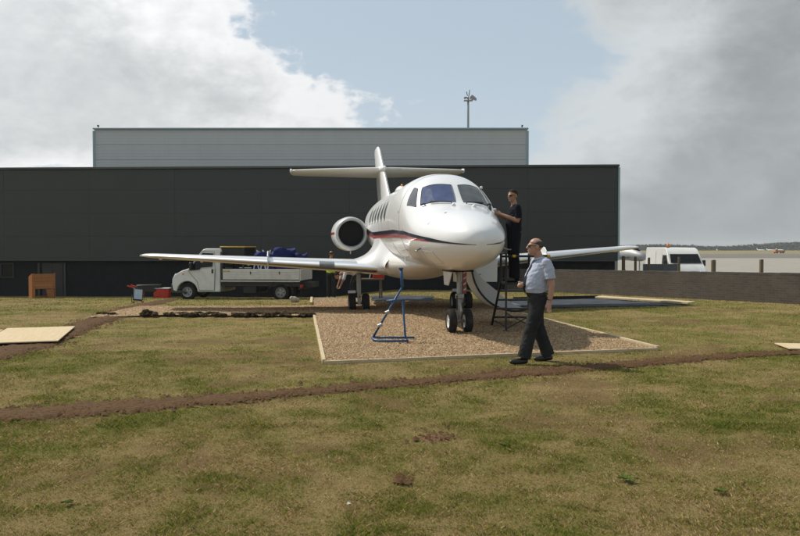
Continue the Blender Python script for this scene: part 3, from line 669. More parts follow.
# ------------------------------------------------------------------ the jet
JA, JR = R(8.4), R(-.9)
JO = (1.13+1.75*math.sin(JA), 14.2-1.75*math.cos(JA), .03)
jet = empty('business_jet', JO, JA, 'white twin engine business jet with red and navy stripe parked on gravel', 'aircraft'); jet.rotation_euler = (0, JR, JA)
FS = [0, .05, .15, .3, .6, 1.0, 1.4, 1.75, 2.1, 2.45, 2.9, 3.4, 4, 9.0, 10, 11, 12, 13, 14, 14.8]
FT = [1.74, 1.88, 1.97, 2.05, 2.16, 2.27, 2.36, 2.45, 2.68, 2.92, 3.10, 3.165, 3.175, 3.18, 3.17, 3.14, 3.08, 3.0, 2.9, 2.75]
FB = [1.72, 1.56, 1.47, 1.385, 1.295, 1.225, 1.19, 1.18, 1.18, 1.185, 1.19, 1.20, 1.20, 1.20, 1.26, 1.40, 1.62, 1.90, 2.2, 2.45]
FW = [0.0, .16, .29, .41, .56, .70, .80, .865, .905, .93, .95, .955, .955, .94, .90, .87, .74, .56, .34, .15]
FZ = [1.73, 1.74, 1.74, 1.75, 1.76, 1.79, 1.83, 1.88, 1.95, 2.03, 2.12, 2.18, 2.2, 2.2, 2.21, 2.26, 2.33, 2.43, 2.54, 2.6]
FW[15] = .84
def pch(x, X, Y):
    X = np.array(X); Y = np.array(Y); h = np.diff(X); dl = np.diff(Y)/h; m_ = np.zeros(len(X)); m_[0] = dl[0]; m_[-1] = dl[-1]
    for i in range(1, len(X)-1):
        if dl[i-1]*dl[i] > 0:
            w1 = 2*h[i]+h[i-1]; w2 = h[i]+2*h[i-1]; m_[i] = (w1+w2)/(w1/dl[i-1]+w2/dl[i])
    x = np.clip(x, X[0], X[-1]); i = np.clip(np.searchsorted(X, x)-1, 0, len(X)-2); t = (x-X[i])/h[i]
    return (2*t**3-3*t**2+1)*Y[i]+(t**3-2*t**2+t)*h[i]*m_[i]+(-2*t**3+3*t**2)*Y[i+1]+(t**3-t**2)*h[i]*m_[i+1]
def prof(s): return [float(pch(s, FS, q)) for q in (FW, FZ, FT, FB)]
def fexp(s): return 1-.12*min(1, max(0, (s-1.6)/.8))*min(1, max(0, (6-s)/2))
def fp(s, th, q=None):
    w, zc, t, b = q or prof(s); c, sn = math.cos(th), math.sin(th); e = fexp(s)
    if sn > 0: return Vector((w*math.copysign(abs(c)**e, c), s, zc+(t-zc)*sn**e))
    e2 = fexp(s); return Vector((w*math.copysign(abs(c)**e2, c), s, zc+(zc-b)*sn))
def fn(s, th):
    a = fp(s+.01, th)-fp(max(.001, s-.01), th); b = fp(s, th+.01)-fp(s, th-.01); n = a.cross(b).normalized()
    c = Vector((0, s, prof(s)[1])); return n if n.dot(fp(s, th)-c) > 0 else -n
def fo(s, th, off): return fp(s, th)+fn(s, th)*off
def th_of(s, z, side):
    w, zc, t, b = prof(s)
    if z >= zc: sn = min(1, (z-zc)/(t-zc))**(1/fexp(s))
    else: sn = -min(1, (zc-z)/(zc-b))
    a = math.asin(sn); return a if side > 0 else PI-a
sv = [.002, .01, .025, .05, .08, .12, .16, .22, .3, .4, .5, .65, .8, 1, 1.2, 1.4, 1.6, 1.75, 1.9, 2.0, 2.1, 2.2, 2.3, 2.45, 2.6, 2.75, 2.9, 3.1, 3.4, 3.8]+list(np.arange(4.3, 14.6, .35))+[14.8]
m_ = MB(); m_.loft([[fp(s, 2*PI*k/96, prof(s)) for k in range(96)] for s in sv]); fus = m_.build('fuselage', M['white'], jet, auto=50)
def bil(c, u, v):
    a, b, d, e = c; return tuple((1-u)*(1-v)*a[i]+u*(1-v)*b[i]+u*v*d[i]+(1-u)*v*e[i] for i in (0, 1))
def patch(c, off, n=10, rnd=0.0):
    m_ = MB(); rows_ = []
    for j in range(n+1):
        row = []
        for i in range(n+1):
            u, v = i/n, j/n
            if rnd:          # rounded corners: square pulled towards a squircle
                a, b = 2*u-1, 2*v-1; k = rnd; a2 = a*math.sqrt(1-k*b*b/2); b2 = b*math.sqrt(1-k*a*a/2); u, v = (a2+1)/2, (b2+1)/2
            s, t = bil(c, u, v); row.append(fo(s, R(t), off))
        rows_.append(row)
    return m_.loft(rows_, False, closed=False)
def outline(c, off, n=14, rnd=.25):
    pts = []
    for a in range(4):
        for k in range(n):
            q = k/n; u, v = [(q, 0), (1, q), (1-q, 1), (0, 1-q)][a]
            x, y = 2*u-1, 2*v-1; u, v = (x*math.sqrt(1-rnd*y*y/2)+1)/2, (y*math.sqrt(1-rnd*x*x/2)+1)/2
            s, t = bil(c, u, v); pts.append(fo(s, R(t), off))
    return pts+pts[:2]
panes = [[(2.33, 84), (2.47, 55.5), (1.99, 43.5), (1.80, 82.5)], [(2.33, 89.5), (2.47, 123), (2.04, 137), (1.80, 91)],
         [(2.55, 51), (2.70, 48), (2.48, 25), (2.10, 37)], [(2.55, 129), (2.70, 132), (2.48, 155), (2.10, 143)]]
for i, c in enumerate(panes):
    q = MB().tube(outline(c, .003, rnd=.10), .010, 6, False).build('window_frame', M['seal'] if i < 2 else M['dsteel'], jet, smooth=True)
    patch(c, .007, 10, .10).build('windscreen_pane' if i < 2 else 'side_pane', M[('glass_painted_grey', 'glass_painted_sky', 'glass', 'glass')[i]], jet, smooth=True, recalc=False)
def wiper(s0, t0, s1, t1):
    pts = [fo(s0+(s1-s0)*k/6, R(t0+(t1-t0)*k/6), .03) for k in range(7)]; return MB().tube([fo(s0, R(t0), 0)]+pts, .012, 6)
wiper(1.77, 97, 1.95, 122).build('wiper', M['black'], jet); wiper(1.77, 79, 1.93, 55).build('wiper', M['black'], jet)
wiper(1.98, 130, 2.02, 136).build('wiper_mount', M['black'], jet)
for t in (98, 71):
    p = fo(1.60, R(t), .0); n = fn(1.6, R(t)); MB().tube([p-n*.02, p+n*.03, p+n*.055], [.045, .04, .012], 10).build('nose_vent', M['white'], jet, smooth=True)
for sd in (-1, 1):
    for k in range(6):
        sc, hs, hz, n = 5.35+.66*k, .165, .225, 8; zc = 2.50
        g = MB(); rows_ = []
        for j in range(n+1):
            row = []
            for i in range(n+1):
                a, b = 2*i/n-1, 2*j/n-1; a2, b2 = a*math.sqrt(1-.75*b*b/2), b*math.sqrt(1-.75*a*a/2); s = sc+hs*a2; row.append(fo(s, th_of(s, zc+hz*b2, sd), .006))
            rows_.append(row)
        g.loft(rows_, False, closed=False); ring = []
        for q in range(29):
            a = 2*PI*q/28; s = sc+hs*1.02*math.copysign(abs(math.cos(a))**.75, math.cos(a)); ring.append(fo(s, th_of(s, zc+hz*1.02*math.copysign(abs(math.sin(a))**.75, math.sin(a)), sd), .003))
        w_ = g.build('cabin_window', M['glass'], jet, smooth=True, recalc=False); MB().tube(ring, .012, 5, False).build('frame', M['galv'], w_, smooth=True)
# stripe: navy over red
ZL = [(0.02, 1.665), (.15, 1.672), (.5, 1.70), (1, 1.735), (2.4, 1.81), (4, 1.85), (8, 1.87), (13.3, 2.33)]
ZU = [(0.02, 1.672), (.15, 1.69), (.5, 1.735), (1, 1.805), (2.4, 1.955), (4, 2.02), (8, 2.045), (13.3, 2.52)]
ZM = [(0.02, 1.665), (.15, 1.672), (.5, 1.70), (.9, 1.728), (1.4, 1.79), (2.4, 1.882), (4, 1.935), (8, 1.955), (13.3, 2.45)]
def ev(t, s): return float(np.interp(s, [q[0] for q in t], [q[1] for q in t]))
for sd in (-1, 1):
    for nm, lo, hi, s0 in (('navy_stripe', ZM, ZU, .03), ('red_stripe', ZL, ZM, .92)):
        ss = [s for s in np.concatenate([np.linspace(.03, .4, 14), np.linspace(.45, 2, 32), np.linspace(2.1, 12.6, 60)]) if s >= s0]
        m_ = MB().loft([[fo(s, th_of(s, ev(lo, s)+(ev(hi, s)-ev(lo, s))*k/3, sd), .0035) for k in range(4)] for s in ss], False, closed=False)
        m_.build(nm, M['navy'] if nm[0] == 'n' else M['red'], jet, smooth=True, recalc=False)
# panel joints and small hatches
def seam(s, t0, t1, nm='panel_joint'): MB().tube([fo(s, R(t0+(t1-t0)*k/40), .001) for k in range(41)], .0035, 4, False).build(nm, M['galv'], jet)
seam(4.6, -60, 240); seam(2.98, 60, 240);
def hatch(s0, s1, t0, t1, m_='galv'):
    pts = [(s0+(s1-s0)*k/8, t0) for k in range(9)]+[(s1, t0+(t1-t0)*k/8) for k in range(1, 9)]+[(s1-(s1-s0)*k/8, t1) for k in range(1, 9)]+[(s0, t1-(t1-t0)*k/8) for k in range(1, 9)]
    MB().tube([fo(s, R(t), .001) for s, t in pts], .003, 4, False).build('hatch_joint', M[m_], jet)
hatch(1.0, 1.5, 204, 232); hatch(5.8, 6.5, 142, 200); seam(6.9, 20, 160)
for (s, t) in ((1.25, 150), (1.2, 118), (3.1, 170), (2.6, 186)):
    p = fo(s, R(t), .004); n = fn(s, R(t)); MB().tube([p-n*.003, p], .028, 10).build('static_port', M['steel'], jet)
for sd, t in ((-1, 200), (1, -20)):
    p = fo(1.5, R(t), 0); n = fn(1.5, R(t)); MB().tube([p, p+n*.10, p+n*.12+Vector((0, -.05, 0)), p+n*.12+Vector((0, -.24, 0))], [.018, .016, .014, .009], 8).build('pitot_tube', M['steel'], jet, smooth=True)
p = fo(2.75, R(45), 0); MB().box(p+fn(2.75, R(45))*.03, (.05, .07, .06)).build('roof_light', M['white'], jet, bevel=.02)
# roof hump and antennas
MB().sphere((0, 9.0, 3.20), (.15, .55, .17), 16).build('roof_fairing', M['white'], jet, smooth=True)
MB().sphere((-.0, 8.75, 3.36), (.035, .07, .04), 12).build('beacon', M['amber'], jet, smooth=True)
MB().tube([(-.02, 13.5, 4.9), (-.35, 8.8, 3.08)], .006, 5).build('wire_antenna', M['dsteel'], jet)
# dark shell painted as the doorway's shade, and airstair on the port side
m_ = MB(); m_.loft([[fo(s, R(t), .005) for t in np.linspace(-38, 42, 14)] for s in np.linspace(3.0, 3.68, 6)], False, closed=False); m_.build('doorway_shade', M['duct'], jet, smooth=True, recalc=False)
H, E_ = Vector((.55, 1.27)), Vector((1.72, .27)); ch = E_-H; rad = .97; mid = (H+E_)/2; nrm = Vector((-ch.y, ch.x)).normalized()
if nrm.y < 0: nrm = -nrm
cen = mid+nrm*math.sqrt(rad*rad-(ch.length/2)**2); a0 = math.atan2(H.y-cen.y, H.x-cen.x); a1 = math.atan2(E_.y-cen.y, E_.x-cen.x)
if a1 < a0: a1 += 2*PI
rings = []
for k in range(19):
    a = a0+(a1-a0)*k/18; o_ = cen+Vector((math.cos(a), math.sin(a)))*rad; i_ = cen+Vector((math.cos(a), math.sin(a)))*(rad-.05)
    rings.append([(o_.x, 3.02, o_.y), (o_.x, 3.66, o_.y), (i_.x, 3.66, i_.y), (i_.x, 3.02, i_.y)])
door = MB().loft(rings).build('airstair_door', M['stair'], jet, auto=35)
side = [(cen.x+math.cos(a0+(a1-a0)*k/18)*(rad-.04), cen.y+math.sin(a0+(a1-a0)*k/18)*(rad-.04)) for k in range(19)]; inn = [(cen.x+math.cos(a0+(a1-a0)*k/18)*(rad-.04-.26*math.sin(PI*k/18)), cen.y+math.sin(a0+(a1-a0)*k/18)*(rad-.04-.26*math.sin(PI*k/18))) for k in range(17, 0, -1)]
for y_ in (3.03, 3.62): MB().prism(side+inn, y_, y_+.03, 'Y').build('stair_side', M['stair'], door, bevel=.004)
for ys in (3.012, 3.668): MB().tube([((cen.x+math.cos(a0+(a1-a0)*k/18)*(rad-.02)), ys, cen.y+math.sin(a0+(a1-a0)*k/18)*(rad-.02)) for k in range(19)], .022, 6).build('door_seal', M['black'], door, smooth=True)
for k in range(5):
    a = a0+(a1-a0)*(.14+.19*k); i_ = cen+Vector((math.cos(a), math.sin(a)))*(rad-.13); MB().box((i_.x, 3.34, i_.y), (.18, .54, .03)).build('tread', M['galv'], door, bevel=.006)
# belly fairing
def fair(s, hw, zc, hh, e=.95): return [(hw*math.copysign(abs(math.cos(2*PI*k/48))**e, math.cos(2*PI*k/48)), s, zc+hh*math.copysign(abs(math.sin(2*PI*k/48))**e, math.sin(2*PI*k/48))) for k in range(48)]
fsec = [(3.3, .26, 1.27, .06), (4.2, .46, 1.25, .17), (5.0, .66, 1.24, .29), (5.8, .83, 1.235, .38), (6.5, .95, 1.24, .43), (7.5, .97, 1.24, .44), (8.6, .95, 1.25, .42), (9.5, .80, 1.30, .32), (10.4, .45, 1.42, .15)]
MB().loft([fair(*q) for q in fsec]).build('belly_fairing', M['grime'], jet, auto=60)
# wings
XC = [1, .95, .85, .7, .55, .4, .28, .18, .11, .06, .03, .012, .003, 0]
def thick(x, t): return 5*t*(.2969*math.sqrt(x)-.126*x-.3516*x*x+.2843*x**3-.1036*x**4)
def foil(t, camber=.012): 
    up = [(x, thick(x, t)+camber*4*x*(1-x)) for x in XC]; lo = [(x, -thick(x, t)+camber*4*x*(1-x)) for x in XC[::-1][1:-1]]
    return up+lo
def wing_ring(x, sle, c, z, t, sd, tw=0): return [(sd*x, sle+u*c, z+v*c-tw*(u-.3)*c) for u, v in foil(t)]
WS = [(.25, 6.0, 3.35, 1.05, .125), (.97, 6.28, 3.08, 1.10, .125), (3.0, 7.12, 2.45, 1.235, .115), (5.2, 8.03, 1.80, 1.385, .105), (6.85, 8.72, 1.30, 1.492, .10), (7.06, 8.86, 1.13, 1.505, .085), (7.17, 9.06, .80, 1.512, .05)]
def wat(x): return [float(np.interp(x, [q[0] for q in WS], [q[i] for q in WS])) for i in range(1, 5)]
for sd in (-1, 1):
    wg = MB().loft([wing_ring(*q, sd, .02) for q in WS]).build('wing', M['white'], jet, auto=40)
    rows_ = []
    for x in np.linspace(1.02, 6.9, 26):
        s_, c, z, t = wat(x); pts = []
        for u, v in [(.085, 1), (.05, 1), (.025, 1), (.010, 1), (.002, 1), (0, 1), (.002, -1), (.010, -1), (.03, -1), (.055, -1)]:
            zz = v*thick(u, t)+.012*4*u*(1-u); k = .004 if u > .004 else .006
            pts.append((sd*x, s_+u*c-(k if u < .02 else 0), z+zz*c+v*k-.02*(u-.3)*c))
        rows_.append(pts)
    MB().loft(rows_, False, closed=False).build('leading_edge', M['silver'], wg, smooth=True)
    s_, c, z, t = wat(3.72)
    f = [(s_-.10, z+.02), (s_-.06, z+.17), (s_+.10, z+.29), (s_+.55, z+.31), (s_+1.0, z+.24), (s_+1.15, z+.10), (s_+.5, z+.02), (s_, z-.06)]
    fe = MB().prism(f, sd*3.72-.012, sd*3.72+.012, 'X').build('wing_fence', M['white'], wg, bevel=.005)
    rows_ = []
    for x in np.linspace(2.05, 2.42, 5):
        s_, c, z, t = wat(x); rows_.append([(sd*x, s_+u*c-.012, z+(v*thick(u, t)+.048*u*(1-u))*c+v*.006-.02*(u-.3)*c) for u, v in [(.05, 1), (.02, 1), (.006, 1), (0, 1), (.006, -1), (.02, -1)]])
    MB().loft(rows_, False, closed=False).build('landing_light', M['lamp_dark'], wg, smooth=True)
    for x in (2.1, 4.3, 5.6, 6.75):
        s_, c, z, t = wat(x); MB().sphere((sd*x, s_+c*.80, z-.045*c), (.035, c*.22, .055), 12).build('flap_fairing', M['white'], wg, smooth=True)
    s_, c, z, t = wat(7.1); MB().sphere((sd*7.14, s_+.16, z), (.05, .16, .035), 10).build('tip_light', M['lens'], wg, smooth=True)
    for x0, x1 in ((1.2, 4.4), (4.5, 6.6)):
        rows_ = []
        for x in (x0, x1):
            s_, c, z, t = wat(x); rows_.append([(sd*x, s_+u*c, z+(k*thick(u, t)+.048*u*(1-u))*c-.02*(u-.3)*c+k*.004) for u, k in ((.74, 1), (.752, 1))])
        MB().loft(rows_, False, closed=False).build('flap_joint', M['seal'], wg, recalc=False)
# concave fillets from the cabin side down onto the wing
for sd in (-1, 1):
    rows_ = []
    for k in range(41):
        s = 5.75+3.6*k/40; v = min(1, (9.35-s)/1.5); v = v*v*(3-2*v)
        u = min(1, (s-5.75)/1.0); u = u*u*(3-2*u)
        fx_ = min(1.0+.50*v, max(.88, .97+(s-6.28)/.414)); s_, c, z, t = wat(fx_)
        uu = min(.98, max(.0005, (s-s_)/c)); zf = z+(thick(uu, t)+.048*uu*(1-uu))*c-.02*(uu-.3)*c+.002
        zt_ = 1.45+.42*u*v
        a = fo(s, th_of(s, zt_, sd), .003); b_ = Vector((sd*fx_, s, zf)); m0 = Vector((sd*(prof(s)[0]+.01), s, zf+.12)); row = []
        for q in range(13):
            w = q/12; row.append(a*(1-w)**2+m0*2*w*(1-w)+b_*w*w)
        rows_.append(row)
    MB().loft(rows_, False, closed=False).build('wing_fillet', M['white'], jet, smooth=True, recalc=False)
p = fo(4.2, R(232), 0); MB().box(p+Vector((-.01, 0, -.03)), (.025, .08, .08)).build('belly_antenna', M['white'], jet, bevel=.012)
# fin and tailplane
def vring(z, sle, c, t): return [(v*c, sle+u*c, z) for u, v in foil(t, 0)]
fin = MB().loft([vring(*q) for q in [(2.75, 10.7, 3.6, .075), (3.05, 11.1, 3.25, .075), (4.1, 12.55, 2.35, .08), (4.98, 13.75, 1.60, .085), (5.11, 13.98, 1.35, .07), (5.17, 14.2, 1.05, .05)]]).build('fin', M['white'], jet, auto=40)
MB().tube([(0, 12.4, 4.24), (0, 12.7, 4.25), (0, 13.4, 4.26), (0, 14.8, 4.27), (0, 15.5, 4.28)], [.02, .10, .16, .15, .03], 16).build('tail_bullet', M['white'], jet, smooth=True)
TS = [(.02, 13.05, 1.75, 4.26, .10), (2.6, 13.86, 1.12, 4.30, .10), (2.98, 14.0, .95, 4.305, .10), (3.06, 14.12, .7, 4.305, .06)]
for sd in (-1, 1):
    tp = MB().loft([[(sd*x, s+u*c, z+v*c-.10*(u-.2)*c) for u, v in foil(t, 0)] for x, s, c, z, t in TS]).build('tailplane', M['white'], jet, auto=40)
    MB().sphere((sd*3.05, 14.3, 4.32), (.05, .30, .085), 12).build('balance_horn', M['white'], tp, smooth=True)
    rows_ = []
    for x in np.linspace(.2, 2.9, 6):
        s, c, z, t = [float(np.interp(x, [q[0] for q in TS], [q[i] for q in TS])) for i in range(1, 5)]
        rows_.append([(sd*x, s+u*c-.004, z+v*(thick(u, t)*c+.004)-.10*(u-.2)*c) for u, v in [(.06, 1), (.025, 1), (.008, 1), (0, 1), (.008, -1), (.025, -1), (.06, -1)]])
    MB().loft(rows_, False, closed=False).build('leading_edge', M['white_v'], tp, smooth=True)
# engines
for sd in (-1, 1):
    ex, ez = sd*1.41, 2.04
    nac = MB().lathe([(.452, 9.13), (.475, 9.28), (.50, 9.7), (.505, 10.5), (.45, 11.4), (.33, 12.15), (.30, 12.15), (.33, 11.6)], (ex, 0, ez), 'Y', 40, caps=False).build('engine_nacelle', M['white'], jet, auto=40)
    MB().lathe([(.372, 9.42), (.362, 9.22), (.375, 9.10), (.405, 9.055), (.432, 9.07), (.4535, 9.13)], (ex, 0, ez), 'Y', 40, caps=False).build('intake_lip', M['galv'], nac, smooth=True)
    MB().lathe([(.372, 9.42), (.385, 9.6), (.385, 9.95), (.02, 9.95)], (ex, 0, ez), 'Y', 40, caps=True).build('intake_duct', M['duct'], nac, auto=40)
    bl_ = MB()
    for k in range(24):
        a = 2*PI*k/24; c, s_ = math.cos(a), math.sin(a); d = .045
        bl_.add([(ex+.11*c-.02*s_, 9.80, ez+.11*s_+.02*c), (ex+.11*c+.03*s_, 9.88, ez+.11*s_-.03*c), (ex+.375*c+d*s_, 9.86, ez+.375*s_-d*c), (ex+.375*c-d*s_, 9.80, ez+.375*s_+d*c)], [(0, 1, 2, 3)])
    bl_.build('fan_blades', M['fanm'], nac, recalc=False)
    MB().lathe([(.002, 9.62), (.05, 9.66), (.10, 9.76), (.12, 9.86)], (ex, 0, ez), 'Y', 20).build('spinner', M['fanm'], nac, smooth=True)
    py = [[(sd*x, s0+u*c, ez+.02+v*c) for u, v in foil(.10, 0)] for x, s0, c in ((.55, 9.55, 2.2), (1.05, 9.75, 1.9))]
    MB().loft(py).build('pylon', M['white'], nac, auto=40)
    MB().loft([[(ex+sd*(r_+.003)*math.cos(a), y_, ez+(r_+.003)*math.sin(a)) for a in np.linspace(-.04, .09, 6)] for r_, y_ in ((.475, 9.28), (.50, 9.7), (.505, 10.5), (.45, 11.4))], False, closed=False).build('red_stripe', M['red'], nac, smooth=True, recalc=False)
    MB().tube([(ex, 9.6, ez-.48), (ex, 9.62, ez-.58)], .02, 8).build('drain_pipe', M['steel'], nac)
# undercarriage
def wheel(x, y, r, w, parent, hubm='white_v'):
    z = r
    t = MB().lathe([(r*.55, -w*.44), (r*.80, -w*.5), (r*.95, -w*.38), (r, -w*.18), (r, w*.18), (r*.95, w*.38), (r*.80, w*.5), (r*.55, w*.44)], (0, 0, 0), 'X', 32, caps=False).build('tyre', M['rubber'], parent, smooth=True); t.location = (x, y, z)
    h = MB().lathe([(.01, -w*.30), (r*.18, -w*.36), (r*.22, -w*.26), (r*.45, -w*.28), (r*.56, -w*.44), (r*.56, w*.44), (r*.45, w*.28), (r*.22, w*.26), (r*.18, w*.36), (.01, w*.30)], (0, 0, 0), 'X', 24).build('wheel_hub', M[hubm], t, auto=35)
    return t
def leg(nm, x, y, ztop, r, sep, w, zoff=0):
    st = MB().tube([(x, y, r), (x, y, r+.28), (x, y, r+.28), (x, y-.02, ztop)], [.028, .028, .044, .048] if sep < .17 else [.034, .034, .054, .058], 14).build(nm, M['galv'], jet, auto=40)
    MB().tube([(x-sep-.03, y, r), (x+sep+.03, y, r)], .032, 12).build('axle', M['steel'], st, smooth=True)
    MB().tube([(x, y-.06, r+.06), (x, y-.20, r+.20), (x, y-.06, r+.36)], .02, 8).build('torque_link', M['galv'], st)
    MB().tube([(x, y+.02, ztop-.25), (x, y+.45, ztop)], .028, 8).build('drag_brace', M['steel'], st)
    MB().tube([(x+.06, y-.05, ztop-.05), (x+.07, y-.07, r+.3), (x+.03, y-.05, r+.05)], .009, 6).build('brake_hose', M['black'], st)
    return st
ng = leg('nose_gear_leg', 0, 1.75, 1.30, .228, .155, .15)
for xx in (-.155, .155): wheel(xx, 1.75, .228, .15, jet)
MB().box((0, 1.70, .70), (.16, .09, .10)).build('steering_unit', M['steel'], ng, bevel=.02); MB().tube([(-.06, 1.66, .45), (-.06, 1.66, .72)], .014, 8).build('hydraulic_line', M['black'], ng)
for xx, yy in ((-.185, 1.85), (.25, 2.75)):
    o = MB().prism([(yy-.35, 1.16), (yy+.40, 1.16), (yy+.34, .90), (yy-.02, .90)], xx-.012, xx+.012, 'X').build('nose_gear_door', M['grime'], jet, bevel=.006)
MB().box((0, 1.85, 1.185), (.40, .95, .03)).build('wheel_well', M['duct'], jet)
MB().box((.84, 3.80, 1.11), (.98, .03, .50), rot=(0, .03, 0)).build('door_sill_panel', M['grime'], jet, bevel=.01)
o = MB().box((.20, 2.15, .94), (.085, .012, .44), rot=(0, .04, 0)).build('warning_strip', M['red'], jet)
for k in range(4): MB().prism([(.162, .76+.11*k), (.238, .80+.11*k), (.238, .835+.11*k), (.162, .795+.11*k)], 2.139, 2.143, 'Y').build('white_chevron', M['bagwhite'], o)
for sd in (-1, 1):
    x = sd*1.38; zz = -.075+(-.02 if sd > 0 else .0)
    st = leg('main_gear_leg', x, 7.55, 1.15, .255, .18, .18); ws = [wheel(x+q, 7.55, .255, .18, jet, 'galv') for q in (-.18, .18)]
    o = MB().box((x-sd*0.0, 7.40, .62), (.10, .025, .80)).build('leg_door', M['galv'], st, bevel=.01)
    MB().box((x-.2, 7.28, .57), (.20, .03, .07)).build('towing_tag', M['bagwhite'], st, bevel=.008)
    for q in [st]+ws: q.location.z += zz
# ------------------------------------------------------------------ blue stand beside the jet
j0 = G(388, 343.5); t = empty('blue_steel_stand', (j0[0], j0[1], ghf(*j0)+.035), 0, 'blue tubular steel trestle stand on the gravel beside the nose', 'stand')
def jl(px, py, Y): p = AT(px, py, Y); return (p[0]-j0[0], p[1]-j0[1], p[2]-t.location.z)
Yf, Yb = j0[1]-.18, j0[1]+.30; z = .03
xl, xr, xr2 = jl(373, 345, Yf)[0], jl(406.5, 345, Yf)[0], jl(414.5, 341, Yb)[0]
MB().tube([(xr+.02, -.18, z), (xl+.12, -.18, z), (xl+.03, -.13, z+.01), (xl-.02, 0, z+.03), (xl, .16, z+.03), (xl+.10, .27, z), (xl+.2, .30, z), (xr2, .30, z)], .019, 10).build('base_rail', M['blue'], t, smooth=True)
apex = jl(402.3, 287, j0[1]+.05); top = jl(401, 268.5, j0[1]+.08)
LL = [(xl-.01, .06, .06), tuple(apex)]
MB().tube(LL, .019, 10).build('slanted_leg', M['blue'], t, smooth=True)
MB().tube([apex, top], .028, 12).build('head_tube', M['blue'], t, smooth=True); MB().box((top[0], top[1], top[2]), (.075, .075, .03)).build('head_plate', M['blue'], t, bevel=.006)
sl = lambda k: tuple(LL[0][i]+(LL[1][i]-LL[0][i])*k for i in range(3))
xb = jl(402.8, 300.5, j0[1])
MB().tube([(xr, .06, z), (xr-.02, .06, .1), (xb[0], .05, xb[2])], .018, 10).build('upright_leg', M['blue'], t, smooth=True)
a = sl(.70); MB().tube([(a[0]-.12, a[1], a[2]+.02), (xb[0]+.02, .05, xb[2]+.01)], .019, 8).build('cross_tube', M['blue'], t, smooth=True)
MB().tube([(xr, -.18, z), (xr, .30, z)], .018, 8).build('base_tie', M['blue'], t, smooth=True)
for k in (.24, .50):
    a = sl(k); MB().tube([(a[0]-.035, a[1]-.02, a[2]-.012), (a[0]+.035, a[1]-.02, a[2]+.018)], .032, 10).build('clamp', M['steel'], t, auto=40)
    MB().tube([(a[0]+.02, a[1]-.06, a[2]), (a[0]+.02, a[1]+.09, a[2])], .014, 8).build('clamp_bolt', M['steel'], t)
# ------------------------------------------------------------------ black access steps
SX, SY = 2.30, 14.62; sg = ghf(SX, SY)+.035
t = empty('access_steps', (SX, SY, sg), 0, 'black steel access steps with platform and handrail beside the aircraft nose', 'steps')
ph = .98-sg; XL, XR = -.27, .29
MB().box((.01, 0, ph-.02), (.62, .60, .04)).build('platform', M['black'], t, bevel=.006)
for x in (XL, XR):
    MB().tube([(x, -.29, 0), (x, -.29, 1.50)], .020, 8).build('front_post', M['black'], t)
    MB().tube([(x-.12 if x < 0 else x+.10, .95, 0), (x-.02, .31, ph), (x-.02, .31, 1.50)], .026, 8).build('stringer', M['black'], t)
for k in range(1, 5):
    u = k/5; y = .95-.64*u; MB().box((.01, y, ph*u-.01), (.60+.17*(1-u), .16, .032)).build('tread', M['black'], t, bevel=.004)
MB().tube([(XL, -.29, .06), (XR, -.29, .36)], .012, 6).build('brace', M['black'], t); MB().tube([(XL, -.29, .36), (XR, -.29, .06)], .012, 6).build('brace', M['black'], t)
MB().tube([(XL-.05, .95, .09), (XL, -.29, .09)], .014, 6).build('brace', M['black'], t)
hr = MB().tube([(XL-.10, -.29, 1.445), (XR+.22, -.29, 1.455)], .024, 10).build('handrail', M['black'], t, smooth=True)
for x in (XL-.12+.24, XR+.22): MB().tube([(x, -.29, 1.45), (x+.06, -.29, 1.451)], .027, 10).build('yellow_grip', M['yellow'], hr)
MB().tube([(XL-.02, -.29, 1.5), (XL-.02, .31, 1.5)], .02, 8).build('handrail', M['black'], t)
for x in (XL, XR): MB().box((x, -.29, .012), (.10, .10, .024)).build('foot_pad', M['rubber'], t)
